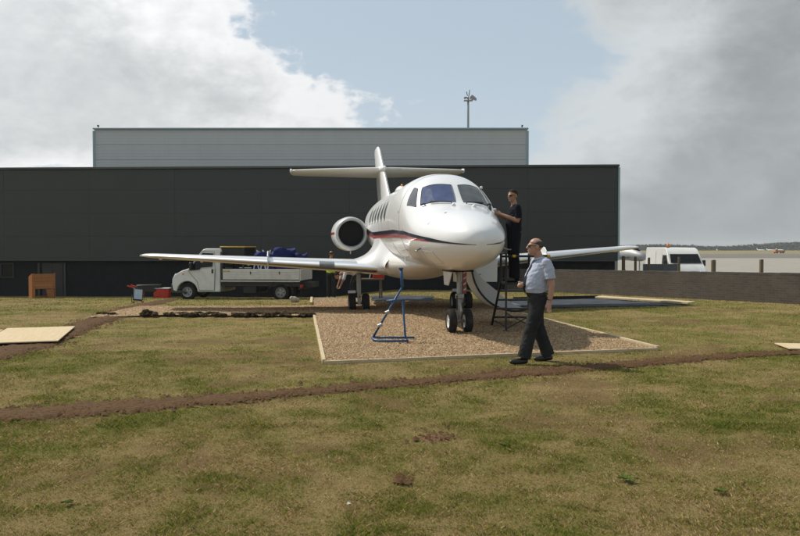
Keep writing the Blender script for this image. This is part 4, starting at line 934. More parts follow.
# ------------------------------------------------------------------ people
from mathutils import noise as mnoise
cloths = {M[k] for k in ('shirt', 'trouser', 'navyshirt', 'tee', 'hivis')}
class PB:
    def __init__(s): s.m = MB()
    def limb(s, pts, r, mi, n=14, step=.025):
        P = [Vector(p) for p in pts]; q = []; rr = []
        rs = [x if isinstance(x, tuple) else (x, x) for x in r]
        for i in range(len(P)-1):
            k = max(1, int((P[i+1]-P[i]).length/step))
            for j in range(k):
                u = j/k; q.append(P[i].lerp(P[i+1], u)); rr.append(tuple(rs[i][c]*(1-u)+rs[i+1][c]*u for c in (0, 1)))
        q.append(P[-1]); rr.append(rs[-1]); s.m.tube(q, rr, n, True, mi)
        if abs(rs[0][0]-rs[0][1]) < 1e-6: s.m.sphere(P[0], rs[0][0]*.99, 12, mi)
        if abs(rs[-1][0]-rs[-1][1]) < 1e-6: s.m.sphere(P[-1], rs[-1][0]*.99, 12, mi)
    def ball(s, c, r, mi, n=18, mtx=None):
        o = len(s.m.v); s.m.sphere((0, 0, 0), r, n, mi)
        for i in range(o, len(s.m.v)):
            v = Vector(s.m.v[i]); v = mtx.to_3x3() @ v if mtx else v; s.m.v[i] = tuple(v+Vector(c))
    def head(s, c, yaw=0, pitch=0, tilt=0, skin=0, k=1.0):
        Mx = Matrix.Rotation(yaw, 4, 'Z') @ Matrix.Rotation(tilt, 4, 'Y') @ Matrix.Rotation(pitch, 4, 'X'); s.hm = (Mx, Vector(c))
        T = lambda p: tuple(Mx.to_3x3() @ (Vector(p)*k)+Vector(c))
        s.ball(T((0, -.012, .022)), tuple(q*k for q in (.074, .094, .090)), skin, 20, Mx); s.ball(T((0, .022, -.045)), tuple(q*k for q in (.060, .070, .075)), skin, 18, Mx)
        s.ball(T((0, .062, -.088)), tuple(q*k for q in (.030, .026, .026)), skin, 12, Mx); s.ball(T((0, .080, .020)), tuple(q*k for q in (.050, .016, .012)), skin, 12, Mx)
        s.limb([T((0, .084, .015)), T((0, .106, -.022))], [.009*k, .015*k], skin, 10, .008); s.limb([T((-.022, .083, -.055)), T((.022, .083, -.055))], [.009*k, .009*k], skin, 8, .008)
        for q in (-1, 1): s.ball(T((q*.077, -.012, -.008)), tuple(v*k for v in (.011, .022, .034)), skin, 12, Mx); s.ball(T((q*.040, .066, -.02)), tuple(v*k for v in (.02, .018, .018)), skin, 10, Mx)
    def hand(s, w, d, side, skin=0, curl=.6, k=1.0):
        """w: wrist, d: direction of the fingers, side: towards the thumb"""
        w, d, sd = Vector(w), Vector(d).normalized(), Vector(side); sd = (sd-d*sd.dot(d)).normalized(); nn = d.cross(sd)
        s.limb([w, w+d*.03*k, w+d*.085*k], [.026*k, .030*k, .033*k], skin, 12, .012)
        for j, (off, l) in enumerate(((.027, .074), (.009, .084), (-.009, .078), (-.027, .060))):
            b = w+d*.082*k+sd*off*k; p = [b-d*.02*k, b]; a = .15
            for seg, q in ((.45, .5), (.30, .9), (.25, .8)):
                a += curl*q; p.append(p[-1]+(d*math.cos(a)-nn*math.sin(a))*l*seg*k)
            s.limb(p, [.010*k]*4+[.008*k], skin, 8, .01)
        b = w+d*.025*k+sd*.024*k; s.limb([b, b+(sd*.7+d*.7)*.035*k, b+(sd*.45+d*.9-nn*.25)*.066*k], [.013*k, .012*k, .009*k], skin, 8, .01)
    def finish(s, name, mats, parent, vox, waist=None):
        me = bpy.data.meshes.new('src'); me.from_pydata(s.m.v, [], s.m.f)
        bm = bmesh.new(); bm.from_mesh(me); bmesh.ops.recalc_face_normals(bm, faces=bm.faces); bm.to_mesh(me); bm.free()
        o = bpy.data.objects.new('src', me); C.objects.link(o); md = o.modifiers.new('r', 'REMESH'); md.mode = 'VOXEL'; md.voxel_size = vox
        dg = bpy.context.evaluated_depsgraph_get(); nm = bpy.data.meshes.new_from_object(o.evaluated_get(dg)); nm.name = name
        vm = [0]*len(s.m.v)
        for f, mi in zip(s.m.f, s.m.mi):
            for i in f: vm[i] = mi
        kd = KDTree(len(s.m.v))
        for i, v in enumerate(s.m.v): kd.insert(v, i)
        kd.balance()
        nm.materials.clear()
        for q in mats: nm.materials.append(q)
        mi = [vm[kd.find(p.center)[1]] for p in nm.polygons]
        bm = bmesh.new(); bm.from_mesh(nm)
        for _ in range(2): bmesh.ops.smooth_vert(bm, verts=bm.verts, factor=.5, use_axis_x=True, use_axis_y=True, use_axis_z=True)
        cloth = [q in cloths for q in mats]; bm.verts.ensure_lookup_table(); bm.normal_update()
        for vv in bm.verts:
            if all(cloth[mi[f.index]] for f in vv.link_faces):
                c_ = vv.co; q = mnoise.noise(Vector((c_.x*9, c_.y*9, c_.z*13)))*.6+mnoise.noise(Vector((c_.x*17+5, c_.y*17, c_.z*30+c_.y*12)))*.55
                vv.co = c_+vv.normal*(q*.0105 if q > -.4 else -.006)
        bm.to_mesh(nm); bm.free()
        for _ in range(3):
            cnt = np.zeros((len(nm.vertices), len(mats)), np.int32); ma = np.array(mi); tot = np.empty(len(nm.polygons), np.int32); nm.polygons.foreach_get('loop_total', tot)
            lv = np.empty(len(nm.loops), np.int32); nm.loops.foreach_get('vertex_index', lv); fi = np.repeat(np.arange(len(tot)), tot); np.add.at(cnt, (lv, ma[fi]), 1)
            fc = np.zeros((len(tot), len(mats)), np.int32); np.add.at(fc, fi, cnt[lv]); mi = fc.argmax(1)
        if waist: mi = [(2 if q == 1 and p_.center.z < waist and abs(p_.center.x) < .2 else 1 if q == 2 and p_.center.z >= waist else q) for q, p_ in zip(mi, nm.polygons)]
        mi = [int(q) for q in mi]
        nm.polygons.foreach_set('material_index', mi); nm.polygons.foreach_set('use_smooth', [True]*len(nm.polygons))
        C.objects.unlink(o); bpy.data.objects.remove(o); bpy.data.meshes.remove(me)
        r_ = bpy.data.objects.new(name, nm); C.objects.link(r_); r_.parent = parent; return r_
def hair_cap(pb, parent, m_, back_only, k=1.0):
    Mx, c = pb.hm; g = MB(); rows_ = []
    for j in range(13):
        row = []
        for i in range(25):
            az = -PI+2*PI*i/24; front = math.cos(az)         # az 0 = forward
            lo = (-.35 if front < -.2 else (-.05+.55*max(0, front+.2))) if not back_only else (-.35 if front < -.2 else -.05+.4*max(0, front+.2))
            hi = (.62 if front < .2 else .35) if back_only else PI/2
            if back_only: hi = max(lo+.01, .55-.75*max(0, front+.1))
            e = lo+(hi-lo)*j/12; r_ = 1.045
            row.append(tuple(Mx.to_3x3() @ (Vector((.075*r_*math.cos(e)*math.sin(az), -.012+.095*r_*math.cos(e)*math.cos(az), .022+.091*r_*math.sin(e)))*k)+c))
        rows_.append(row)
    g.loft(rows_, False, closed=False); o = g.build('hair', m_, parent, smooth=True); sm = o.modifiers.new('t', 'SOLIDIFY'); sm.thickness = .008; return o
def glasses(pb, parent, k=1.0):
    Mx, c = pb.hm; T = lambda p: tuple(Mx.to_3x3() @ (Vector(p)*k)+c); g = MB()
    for q in (-1, 1):
        g.add([T((q*.008, .094, .016)), T((q*.064, .076, .016)), T((q*.062, .074, -.016)), T((q*.036, .088, -.024)), T((q*.010, .094, -.012))], [(0, 1, 2, 3, 4)])
        g.tube([T((q*.064, .076, .010)), T((q*.080, .0, .010))], .003, 6)
    g.tube([T((-.01, .095, .01)), T((.01, .095, .01))], .003, 6); o = g.build('sunglasses', M['shades'], parent); return o
def eyes(pb, parent, k=1.0):
    Mx, c = pb.hm; T = lambda p: tuple(Mx.to_3x3() @ (Vector(p)*k)+c); g = MB()
    for q in (-1, 1): g.sphere(T((q*.030, .078, .002)), .010*k, 10)
    return g.build('eyes', M['shades'], parent, smooth=True)
def shoe(pb, heel, toe, mi, z=.0):
    h, t = Vector(heel), Vector(toe); pb.limb([h, h.lerp(t, .35), h.lerp(t, .75), t], [.040, .045, .046, .030], mi, 14, .02)

# walking man: local +Y is forward
wx, wy = G(537, 362.8)
man = empty('person', (wx, wy, ghf(wx, wy)+.008), PI/2+.22, 'balding man in pale blue shirt, dark tie and sunglasses walking across the grass', 'person')
p = PB(); SK, SH, TR, BO = 0, 1, 2, 3
p.limb([(0, .0, .90), (0, .0, .99)], [(.165, .125), (.170, .135)], TR, 20)
p.limb([(0, .0, 1.00), (0, .030, 1.08), (0, .022, 1.18), (0, -.02, 1.30), (0, -.045, 1.40), (0, -.05, 1.465)], [(.178, .150), (.188, .172), (.190, .168), (.194, .150), (.194, .122), (.115, .078)], SH, 24, .02)
p.limb([(-.14, -.052, 1.425), (.14, -.052, 1.425)], [.068, .068], SH, 14)
p.limb([(0, -.035, 1.46), (0, .0, 1.56)], [.062, .058], SK, 16, .015)
p.head((0, .040, 1.655), yaw=-.12, pitch=.05, k=1.08)
# left arm hanging a little back, right arm bent across the belly
p.limb([(-.185, -.055, 1.42), (-.212, -.085, 1.33), (-.222, -.10, 1.20)], [.078, .076, (.083, .080)], SH); p.limb([(-.222, -.10, 1.22), (-.232, -.115, 1.13), (-.238, -.10, 1.0), (-.236, -.085, .885)], [.050, .048, .043, .031], SK)
p.hand((-.236, -.085, .875), (.05, .12, -1), (.1, 1, .1), SK, .5)
p.limb([(.185, -.05, 1.42), (.222, -.045, 1.31), (.232, -.03, 1.20)], [.078, .076, (.082, .079)], SH); p.limb([(.232, -.03, 1.22), (.232, -.01, 1.14), (.17, .12, 1.10), (.10, .215, 1.12)], [.046, .044, .036, .028], SK)
p.hand((.095, .222, 1.12), (-.8, .45, -.25), (0, .3, 1), SK, .9)
# legs: left leg forward, right leg behind
p.limb([(-.085, .01, .95), (-.095, .06, .72), (-.10, .135, .49), (-.10, .19, .28), (-.10, .245, .085)], [(.112, .122), (.102, .110), (.088, .094), (.084, .092), (.082, .098)], TR, 18)
p.limb([(.085, .0, .95), (.095, -.02, .72), (.10, -.055, .50), (.10, -.140, .28), (.10, -.215, .085)], [(.112, .122), (.102, .110), (.088, .094), (.084, .092), (.082, .098)], TR, 18)
shoe(p, (-.10, .215, .040), (-.115, .435, .034), BO); shoe(p, (.10, -.25, .045), (.115, -.025, .030), BO)
p.finish('body', [M['skin0'], M['shirt'], M['trouser'], M['shoe']], man, .0075, 1.0)
hair_cap(p, man, M['hair'], True, 1.08); glasses(p, man, 1.08)
MB().lathe([(1.0, -.02), (1.0, .02)], n=4).v
bt = MB(); ring = lambda z, a, b, y: [(a*math.cos(2*PI*k/32), y+b*math.sin(2*PI*k/32), z) for k in range(32)]
bt.loft([ring(.965, .182, .148, .0), ring(.997, .183, .151, .002)], False); bt.build('belt', M['shoe'], man, smooth=True)
tie = MB(); tp_ = [(.0, .048, 1.475, .026), (.0, .074, 1.44, .032), (0, .104, 1.38, .036), (0, .144, 1.30, .042), (0, .190, 1.20, .046), (0, .214, 1.09, .050), (0, .205, 1.035, .030), (0, .19, 1.00, .004)]
tie.loft([[(x-w, y-.004, z), (x, y+.008, z), (x+w, y-.004, z), (x, y-.012, z)] for x, y, z, w in tp_]); tie.build('tie', M['tiem'], man, auto=60)
cl_ = MB(); cl_.loft([[((.064+.012*j)*math.sin(a)*1.05, -.026+.012*math.cos(a)+(.066+.010*j)*math.cos(a), 1.512-.034*j-.02*max(0, math.cos(a))) for a in np.linspace(-PI, PI, 25)] for j in range(2)], False, closed=False)
o = cl_.build('collar', M['shirt'], man, smooth=True); sm = o.modifiers.new('t', 'SOLIDIFY'); sm.thickness = .006
MB().lathe([(.030, -.012), (.034, 0), (.030, .012)], (0, 0, 0), 'Z', 16).build('wristwatch', M['shades'], man, smooth=True).location = (-.236, -.087, .91)
# man on the steps, facing the jet
mx = AT(514.5, 215, 14.52)
man2 = empty('person', (mx[0], 14.55, .985), PI/2+.12, 'man in dark navy polo and trousers standing on black steps at the cockpit', 'person')
p = PB()
p.limb([(0, 0, .90), (0, 0, 1.0)], [(.160, .115), (.160, .120)], 2, 20)
p.limb([(0, 0, .97), (0, .012, 1.10), (0, 0, 1.25), (0, -.015, 1.40), (0, -.015, 1.475)], [(.180, .145), (.182, .150), (.192, .145), (.195, .118), (.11, .07)], 1, 24, .02)
p.limb([(-.14, -.015, 1.435), (.14, -.015, 1.435)], [.066, .066], 1)
p.limb([(0, -.005, 1.47), (0, .02, 1.57)], [.060, .056], 0, 16, .015); p.head((0, .035, 1.668), yaw=.55, pitch=-.08, k=1.08)
for q in (-1, 1):
    p.limb([(q*.185, -.015, 1.43), (q*.215, -.02, 1.32), (q*.222, -.02, 1.22)], [.070, .068, (.072, .070)], 1)
    p.limb([(q*.222, -.02, 1.24), (q*.225, .0, 1.17), (q*.18, .15, 1.24), (q*.10, .275, 1.30)], [.046, .045, .038, .028], 0)
    p.hand((q*.096, .282, 1.303), (-q*.35, .8, .25), (-q*.3, 0, 1), 0, .8)
    p.limb([(q*.085, 0, .95), (q*.10, .01, .72), (q*.105, .012, .50), (q*.105, -.005, .28), (q*.105, -.01, .09)], [(.108, .118), .100, .084, .078, .078], 2, 16)
    shoe(p, (q*.105, -.045, .04), (q*.12, .185, .034), 3)
p.finish('body', [M['skin1'], M['navyshirt'], M['navyshirt'], M['shoe']], man2, .009)
hair_cap(p, man2, M['hair2'], False, 1.08); glasses(p, man2, 1.08)
hp = Vector((mx[0], 14.55, .985))+Matrix.Rotation(PI/2+.12, 3, 'Z') @ Vector((-.02, .40, 1.36))
ct = MB()
for k in range(4): ct.sphere((hp.x+random.uniform(-.02, .02), hp.y+random.uniform(-.02, .02), hp.z-.03+.022*k), (.038, .036, .026), 10)
tag(ct.build('cleaning_cloth', M['tee'], smooth=True), 'small white cloth in the hands of the man on steps', 'cloth')
hp2 = hp+Vector((-.09, -.03, .05)); bo = empty('spray_bottle', tuple(hp2), 0, 'small dark spray bottle held up against the cockpit by man on steps', 'bottle')
MB().lathe([(.03, -.08), (.034, -.06), (.034, .02), (.014, .05), (.014, .07)], n=14).build('bottle_body', M['dsteel'], bo, auto=40); MB().box((-.015, 0, .085), (.075, .025, .03)).build('spray_head', M['black'], bo, bevel=.005)
# workers behind the wing
gxy = G(331, 299); w1 = empty('person', (gxy[0], gxy[1], ghf(*gxy)), -.5, 'worker in yellow hi vis vest standing behind the wing near truck rear', 'person')
p = PB(); p.limb([(0, 0, .88), (0, 0, 1.0)], [(.17, .12), (.17, .125)], 2, 18); p.limb([(0, 0, .98), (0, .01, 1.2), (0, -.01, 1.42), (0, -.01, 1.48)], [(.18, .14), (.195, .145), (.20, .12), (.11, .07)], 1, 20)
p.limb([(0, 0, 1.46), (0, .02, 1.57)], [.06, .056], 0); p.head((0, .03, 1.67), yaw=.3)
for q in (-1, 1):
    p.limb([(q*.19, -.01, 1.43), (q*.23, .0, 1.2), (q*.22, .06, 1.14)], [.065, .058, .052], 2); p.limb([(q*.22, .06, 1.14), (q*.16, .26, 1.06)], [.045, .03], 0); p.hand((q*.155, .27, 1.055), (-q*.2, .8, -.2), (0, 0, 1), 0, .6)
    p.limb([(q*.09, 0, .93), (q*.11, .02, .5), (q*.12, 0, .10)], [.10, .078, .072], 2); shoe(p, (q*.12, -.05, .05), (q*.14, .19, .04), 3)
p.finish('body', [M['skin1'], M['hivis'], M['trouser'], M['boot']], w1, .016); hair_cap(p, w1, M['hair'], True); eyes(p, w1)
gxy = G(352, 299); w2 = empty('person', (gxy[0], gxy[1], ghf(*gxy)), PI/2+.35, 'worker in white top and dark trousers bending down behind the main wheel', 'person')
p = PB(); p.limb([(0, -.20, .86), (0, -.14, .92)], [(.165, .13), (.165, .125)], 2, 18); p.limb([(0, -.15, .90), (0, .02, .99), (0, .24, .98), (0, .36, .93)], [(.165, .125), (.17, .125), (.185, .12), (.11, .075)], 1, 20)
p.limb([(0, .34, .93), (0, .44, .88)], [.06, .056], 0); p.head((0, .54, .83), pitch=-.75)
for q in (-1, 1):
    p.limb([(q*.17, .28, .94), (q*.21, .34, .78), (q*.21, .36, .72)], [.065, .058, .055], 1); p.limb([(q*.21, .36, .73), (q*.18, .46, .50)], [.043, .03], 0); p.hand((q*.178, .467, .485), (-q*.1, .3, -.9), (-q, .2, 0), 0, .7)
    p.limb([(q*.09, -.18, .90), (q*.12, -.02, .50), (q*.12, -.10, .10)], [.105, .078, .072], 2); shoe(p, (q*.12, -.15, .05), (q*.14, .09, .04), 3)
p.finish('body', [M['skin1'], M['tee'], M['trouser'], M['boot']], w2, .016); hair_cap(p, w2, M['hair2'], False); eyes(p, w2)
MB().box((-.176, .12, 1.0), (.012, .17, .13), rot=(.1, .0, 0)).build('red_print', M['redplastic'], w2, bevel=.004)

# ------------------------------------------------------------------ vehicles
def road_wheel(parent, x, y, r, w, front=1, hub='galv', ax='Y'):
    t = MB().lathe([(r*.58, -w*.44), (r*.82, -w*.5), (r*.96, -w*.4), (r, -w*.25), (r, w*.25), (r*.96, w*.4), (r*.82, w*.5), (r*.58, w*.44)], (0, 0, 0), ax, 36, caps=False).build('wheel', M['rubber'], parent, smooth=True); t.location = (x, y, r)
    g = MB().lathe([(.012, -w*.30), (r*.16, -w*.34), (r*.20, -w*.22), (r*.44, -w*.20), (r*.56, -w*.46), (r*.60, -w*.46), (r*.60, w*.46), (r*.56, w*.46), (r*.44, w*.20), (r*.20, w*.22), (r*.16, w*.34), (.012, w*.30)], (0, 0, 0), ax, 30).build('rim', M[hub], t, auto=35)
    for k in range(5):
        a = 2*PI*k/5; 
        for s_ in (-1, 1):
            q = (r*.34*math.cos(a), s_*w*.225, r*.34*math.sin(a)) if ax == 'Y' else (s_*w*.225, r*.34*math.cos(a), r*.34*math.sin(a))
            MB().sphere(q, r*.075, 8).build('hub_hole', M['black'], t, smooth=True)
    return t
def arch_profile(pts, arches, n=14):
    out = []
    for p_ in pts:
        if p_[0] == 'arch':
            _, cx, cz, r, a0, a1 = p_; out += [(cx+r*math.cos(R(a0+(a1-a0)*k/n)), cz+r*math.sin(R(a0+(a1-a0)*k/n))) for k in range(n+1)]
        else: out.append(p_)
    return out
def body_loft(poly, hw, taper, bevel=.03):
    """side profile extruded over the width with the upper part leaning in: taper(z) -> half width"""
    m_ = MB(); n = len(poly); vs = [(x, -taper(z), z) for x, z in poly]+[(x, taper(z), z) for x, z in poly]
    m_.add(vs, [tuple(range(n)), tuple(range(2*n-1, n-1, -1))]+[(k, n+k, n+(k+1) % n, (k+1) % n) for k in range(n)]); return m_
# dropside truck (front towards -X)
fx = AT(188.6, 299.2, 29.6); tz = ghf(fx[0], 29.6)
truck = empty('dropside_truck', (fx[0]+.30, 29.6, tz), -.10, 'white dropside truck with single cab parked behind the aircraft wing', 'truck')
tw = lambda z: .96 if z < 1.18 else .96-(z-1.18)*.16
cab = arch_profile([(-.58, .40), (-.62, .62), (-.60, .86), (-.50, 1.02), (-.22, 1.17), (.06, 1.26), (.48, 1.86), (.60, 2.01), (.74, 2.05), (1.30, 2.05), (1.345, 1.98), (1.345, .34), (.60, .34), ('arch', 0, .34, .42, 0, 180)], None)
truck_cab = body_loft(cab, .96, tw); cb = truck_cab.build('cab', M['white_v'], truck, bevel=.035, seg=3)
def side_glass(nm, pts, sgn, m_, parent, off=.006, th=.01):
    g = MB(); a = [(x, sgn*(tw(z)+off), z) for x, z in pts]; b = [(x, sgn*(tw(z)-th), z) for x, z in pts]; n = len(pts)
    g.add(a+b, [tuple(range(n)), tuple(range(2*n-1, n-1, -1))]+[(k, n+k, n+(k+1) % n, (k+1) % n) for k in range(n)]); return g.build(nm, m_, parent, bevel=.004, seg=1)
for sg_ in (-1, 1):
    side_glass('side_window', [(.10, 1.18), (.50, 1.22), (.56, 1.30), (1.02, 1.34), (1.04, 1.86), (.60, 1.88), (.34, 1.58)], sg_, M['vglass'], cb)
    dr_ = side_glass('door', [(.50, .42), (1.10, .42), (1.12, 1.26), (.58, 1.25), (.52, 1.16), (.44, .72)], sg_, M['white_v'], cb, .010)
    MB().tube([(x, sg_*(tw(z)+.008), z) for x, z in [(.50, .40), (1.12, .40), (1.14, 1.28), (1.07, 1.92), (.58, 1.94), (.30, 1.56), (.06, 1.16), (.42, .74), (.50, .40)]], .007, 5).build('door_joint', M['seal'], cb)
    side_glass('door_handle', [(1.00, 1.08), (1.07, 1.08), (1.07, 1.24), (1.00, 1.24)], sg_, M['black'], cb, .025)
    side_glass('side_repeater', [(-.20, 1.02), (-.12, 1.03), (-.12, 1.07), (-.20, 1.06)], sg_, M['amber'], cb, .012)
    MB().box((.22, sg_*1.08, 1.36), (.10, .20, .30), rot=(0, 0, sg_*.2)).build('mirror', M['black'], cb, bevel=.03)
    MB().box((-.52, sg_*.66, .93), (.16, .36, .22), rot=(0, .5, 0)).build('headlight', M['lens'], cb, bevel=.03)
ws = MB(); ws.add([(.075, -.80, 1.30), (.075, .80, 1.30), (.465, .74, 1.84), (.465, -.74, 1.84), ], [(0, 1, 2, 3)]); o = ws.build('windscreen', M['vglass'], cb); o.location = (-.02, 0, .012)
MB().prism([(-.66, .30), (.0, .28), (.0, .34), (-.42, .44), (-.45, .70), (-.66, .66)], -.95, .95, 'Y').build('front_bumper', M['dsteel'], cb, bevel=.04, seg=3)
MB().box((-.625, 0, .80), (.03, .9, .16), rot=(0, .1, 0)).build('grille', M['black'], cb, bevel=.01)
MB().box((.6, 0, .55), (1.3, 1.5, .3)).build('cab_underside', M['dsteel'], cb)
MB().box((2.9, 0, .62), (4.2, .82, .20)).build('chassis', M['dsteel'], truck, bevel=.01)
bedz = .80; truck.scale = (.97, .97, .97); BX0, BX1 = 1.40, 4.55
MB().box(((BX0+BX1)/2, 0, bedz-.04), (BX1-BX0, 2.04, .10)).build('bed_floor', M['dsteel'], truck, bevel=.008)
MB().box(((BX0+BX1)/2, 0, bedz-.16), (BX1-BX0, 1.9, .13)).build('bed_subframe', M['black'], truck)
for sg_ in (-1, 1):
    ds = MB().box(((BX0+BX1)/2+.03, sg_*1.03, bedz+.245), (BX1-BX0-.1, .045, .41)).build('drop_side', M['white_d'], truck, bevel=.01)
    for zz in (.10, .20, .30): MB().box(((BX0+BX1)/2+.03, sg_*1.056, bedz+.04+zz), (BX1-BX0-.14, .010, .012)).build('side_rib', M['white_d'], ds, bevel=.003)
    MB().box(((BX0+BX1)/2, sg_*1.035, bedz-.02), (BX1-BX0, .05, .05)).build('bed_rail', M['white_d'], truck, bevel=.008)
    for xx in (2.6, 3.75): MB().box((xx, sg_*1.066, bedz+.30), (.04, .02, .10)).build('latch', M['dsteel'], ds, bevel=.005)
    MB().box((1.62, sg_*1.058, bedz+.36), (.30, .006, .045)).build('yellow_decal', M['yellow'], ds)
    MB().box((1.42, sg_*.98, bedz+.55), (.09, .09, 1.15)).build('headboard_post', M['dsteel'], truck, bevel=.01)
    MB().box((2.5, sg_*.70, .44), (.55, .35, .34)).build('side_locker' if sg_ < 0 else 'fuel_tank', M['black'], truck, bevel=.03)
    MB().prism(arch_profile([('arch', 3.77, .34, .48, 20, 160), ('arch', 3.77, .34, .45, 160, 20)], None), sg_*.72, sg_*1.0, 'Y').build('mudguard', M['black'], truck)
for k in range(4): MB().box((1.42, 0, bedz+.30+.24*k), (.04, 1.9, .05)).build('headboard_bar', M['dsteel'], truck, bevel=.006)
MB().box((4.56, 0, bedz+.22), (.05, 2.05, .44)).build('tailboard', M['white_d'], truck, bevel=.01)
MB().box((4.51, 0, .50), (.10, 1.9, .12)).build('rear_bar', M['black'], truck, bevel=.01)
for sg_ in (-1, 1):
    MB().box((4.57, sg_*.80, .58), (.05, .36, .12)).build('tail_lamp', M['redplastic'], truck, bevel=.01)
    MB().box((4.30, sg_*.85, .35), (.02, .4, .4)).build('mud_flap', M['rubber'], truck)
    road_wheel(truck, 0, sg_*.84, .335, .22); road_wheel(truck, 3.77, sg_*.86, .335, .24, hub='steel'); road_wheel(truck, 3.77, sg_*.62, .335, .22, hub='steel')
# load
def tloc(x, y, z): v = Matrix.Rotation(-.10, 3, 'Z') @ Vector((x, y, z)); return (fx[0]+.30+v.x*.97, 29.6+v.y*.97, tz+v.z*.97)
t = empty('tool_chest', tloc(1.78, 0, 1.62), -.10, 'dark tool chest with long yellow lid edge behind the truck cab', 'tool chest')
MB().box((0, 0, .14), (.92, 1.4, .62)).build('chest_body', M['black'], t, bevel=.02); MB().box((0, 0, .475), (1.0, 1.48, .05)).build('lid', M['yellow'], t, bevel=.012)
for xx in (-.38, .38):
    for yy in (-.6, .6): MB().box((xx, yy, -.49), (.07, .07, .64)).build('leg', M['dsteel'], t)
MB().box((-.2, -.71, .05), (.12, .02, .10)).build('latch', M['redplastic'], t, bevel=.005)
def bulk_bag(x, y, w, h, lab, white):
    t = empty('bulk_bag', tloc(x, y, bedz+.012), -.10+random.uniform(-.1, .1), lab, 'builders bag', 'blue builders bags on the truck bed'); n = 11
    rings = []
    for j in range(9):
        u = j/8; ring = []
        for k in range(40):
            a = 2*PI*k/40; c, s_ = math.cos(a), math.sin(a); e = .5+.12*u; q = 1+.04*math.sin(3*a+x*3)*math.sin(PI*u)+.03*math.sin(7*a+u*5)
            sag = (.05*math.cos(2*a+x)+.03*math.sin(3*a))*u*u
            ring.append((w/2*q*math.copysign(abs(c)**e, c), .55*q*math.copysign(abs(s_)**e, s_), h*u+sag))
        rings.append(ring)
    rings.append([(p_[0]*.86, p_[1]*.86, p_[2]-.06) for p_ in rings[-1]]); rings.append([(p_[0]*.8, p_[1]*.8, h*.72) for p_ in rings[-2]])
    MB().loft(rings).build('bag_body', M['bagblue'], t, smooth=True)
    if white:
        for k in range(4):
            a = R(45+90*k); c, s_ = math.cos(a), math.sin(a); MB().tube([(c*w*.42, s_*.42, h*.9), (c*w*.46, s_*.46, h+.14), (c*w*.30, s_*.36, h+.04), (c*w*.2, s_*.5, h*.92)], [(.03, .008)]*4, 8).build('lifting_loop', M['bagwhite'], t, smooth=True)
        for k in range(5): MB().box((-w*.34+w*.17*k, -.575, h*.55), (w*.06, .012, h*.42), rot=(0, .25*(-1)**k, 0)).build('white_print', M['bagwhite'], t)
bulk_bag(2.95+.05, -.2, .80, 1.0, 'blue bulk bag with white printed stripes and loops on truck bed', True)
bulk_bag(3.68, .0, .74, 1.18, 'plain dark blue bulk bag, the tallest on the truck bed', False)
bulk_bag(4.28, .35, .38, .98, 'small slumped blue bag at the rear end of the truck bed', False)
# white panel van beyond the wall (front towards -Y)
vx, vy = AT(690, 260, 42)[0], 42.0
van = empty('panel_van', (vx, vy, -.84), -.02, 'white high roof panel van with amber beacon parked beyond the brick wall', 'van')
vw = lambda z: 1.0 if z < 1.2 else 1.0-(z-1.2)*.085
vp = arch_profile([(.0, .32), (-.04, .55), (0, .90), (.12, 1.20), (.50, 1.50), (.58, 1.56), (1.02, 2.12), (1.30, 2.38), (1.65, 2.48), (4.95, 2.50), (5.02, 2.40), (5.05, .36), (4.50, .34), ('arch', 4.05, .34, .42, 0, 180), (1.40, .34), ('arch', .86, .34, .42, 0, 180), (.2, .3)], None)
m_ = MB(); n = len(vp); m_.add([(-vw(z), y, z) for y, z in vp]+[(vw(z), y, z) for y, z in vp], [tuple(range(n)), tuple(range(2*n-1, n-1, -1))]+[(k, n+k, n+(k+1) % n, (k+1) % n) for k in range(n)])
vb = m_.build('body', M['white_v'], van, bevel=.05, seg=3)
MB().add([(-.86, .60, 1.585), (.86, .60, 1.585), (.80, 1.005, 2.10), (-.80, 1.005, 2.10)], [(0, 1, 2, 3)]).build('windscreen', M['vglass'], vb).location = (0, -.03, .02)
for sg_ in (-1, 1):
    def vs(nm, pts, m2, off=.008):
        g = MB(); a = [(sg_*(vw(z)+off), y, z) for y, z in pts]; b = [(sg_*(vw(z)-.01), y, z) for y, z in pts]; n = len(pts)
        g.add(a+b, [tuple(range(n)), tuple(range(2*n-1, n-1, -1))]+[(k, n+k, n+(k+1) % n, (k+1) % n) for k in range(n)]); return g.build(nm, m2, vb)
    vs('side_window', [(.80, 1.46), (1.75, 1.40), (1.75, 2.05), (1.18, 2.05)], M['duct']); vs('door_joint', [(1.84, .45), (1.855, .45), (1.855, 2.1), (1.84, 2.1)], M['seal'], .004)
    vs('door_joint', [(3.05, .45), (3.065, .45), (3.065, 2.3), (3.05, 2.3)], M['seal'], .004); vs('rubbing_strip', [(1.4, .70), (3.5, .70), (3.5, .82), (1.4, .82)], M['dsteel'], .02)
    MB().box((sg_*1.10, .85, 1.60), (.18, .10, .34)).build('mirror', M['black'], vb, bevel=.03); MB().box((sg_*.74, .08, 1.06), (.34, .20, .28), rot=(.5, 0, 0)).build('headlight', M['lens'], vb, bevel=.04)
    for yy in (.86, 4.05): road_wheel(van, sg_*.86, yy, .335, .22, ax='X')
MB().prism([(-.06, .22), (.25, .22), (.2, .62), (-.06, .60)], -.98, .98, 'X').build('front_bumper', M['dsteel'], vb, bevel=.04); MB().box((0, .04, .80), (.9, .05, .12)).build('grille', M['black'], vb, bevel=.01)
for xx in (-.35, .35): MB().tube([(xx-.3, .58, 1.60), (xx+.25, .66, 1.70)], .012, 6).build('wiper', M['black'], vb)
bc = MB().lathe([(.09, 0), (.09, .05)], n=16).build('beacon', M['dsteel'], van); bc.location = (-.55, 2.0, 2.48); MB().lathe([(.085, .05), (.085, .17), (.06, .22), (.01, .23)], n=16).build('beacon_lens', M['amber'], bc, smooth=True)
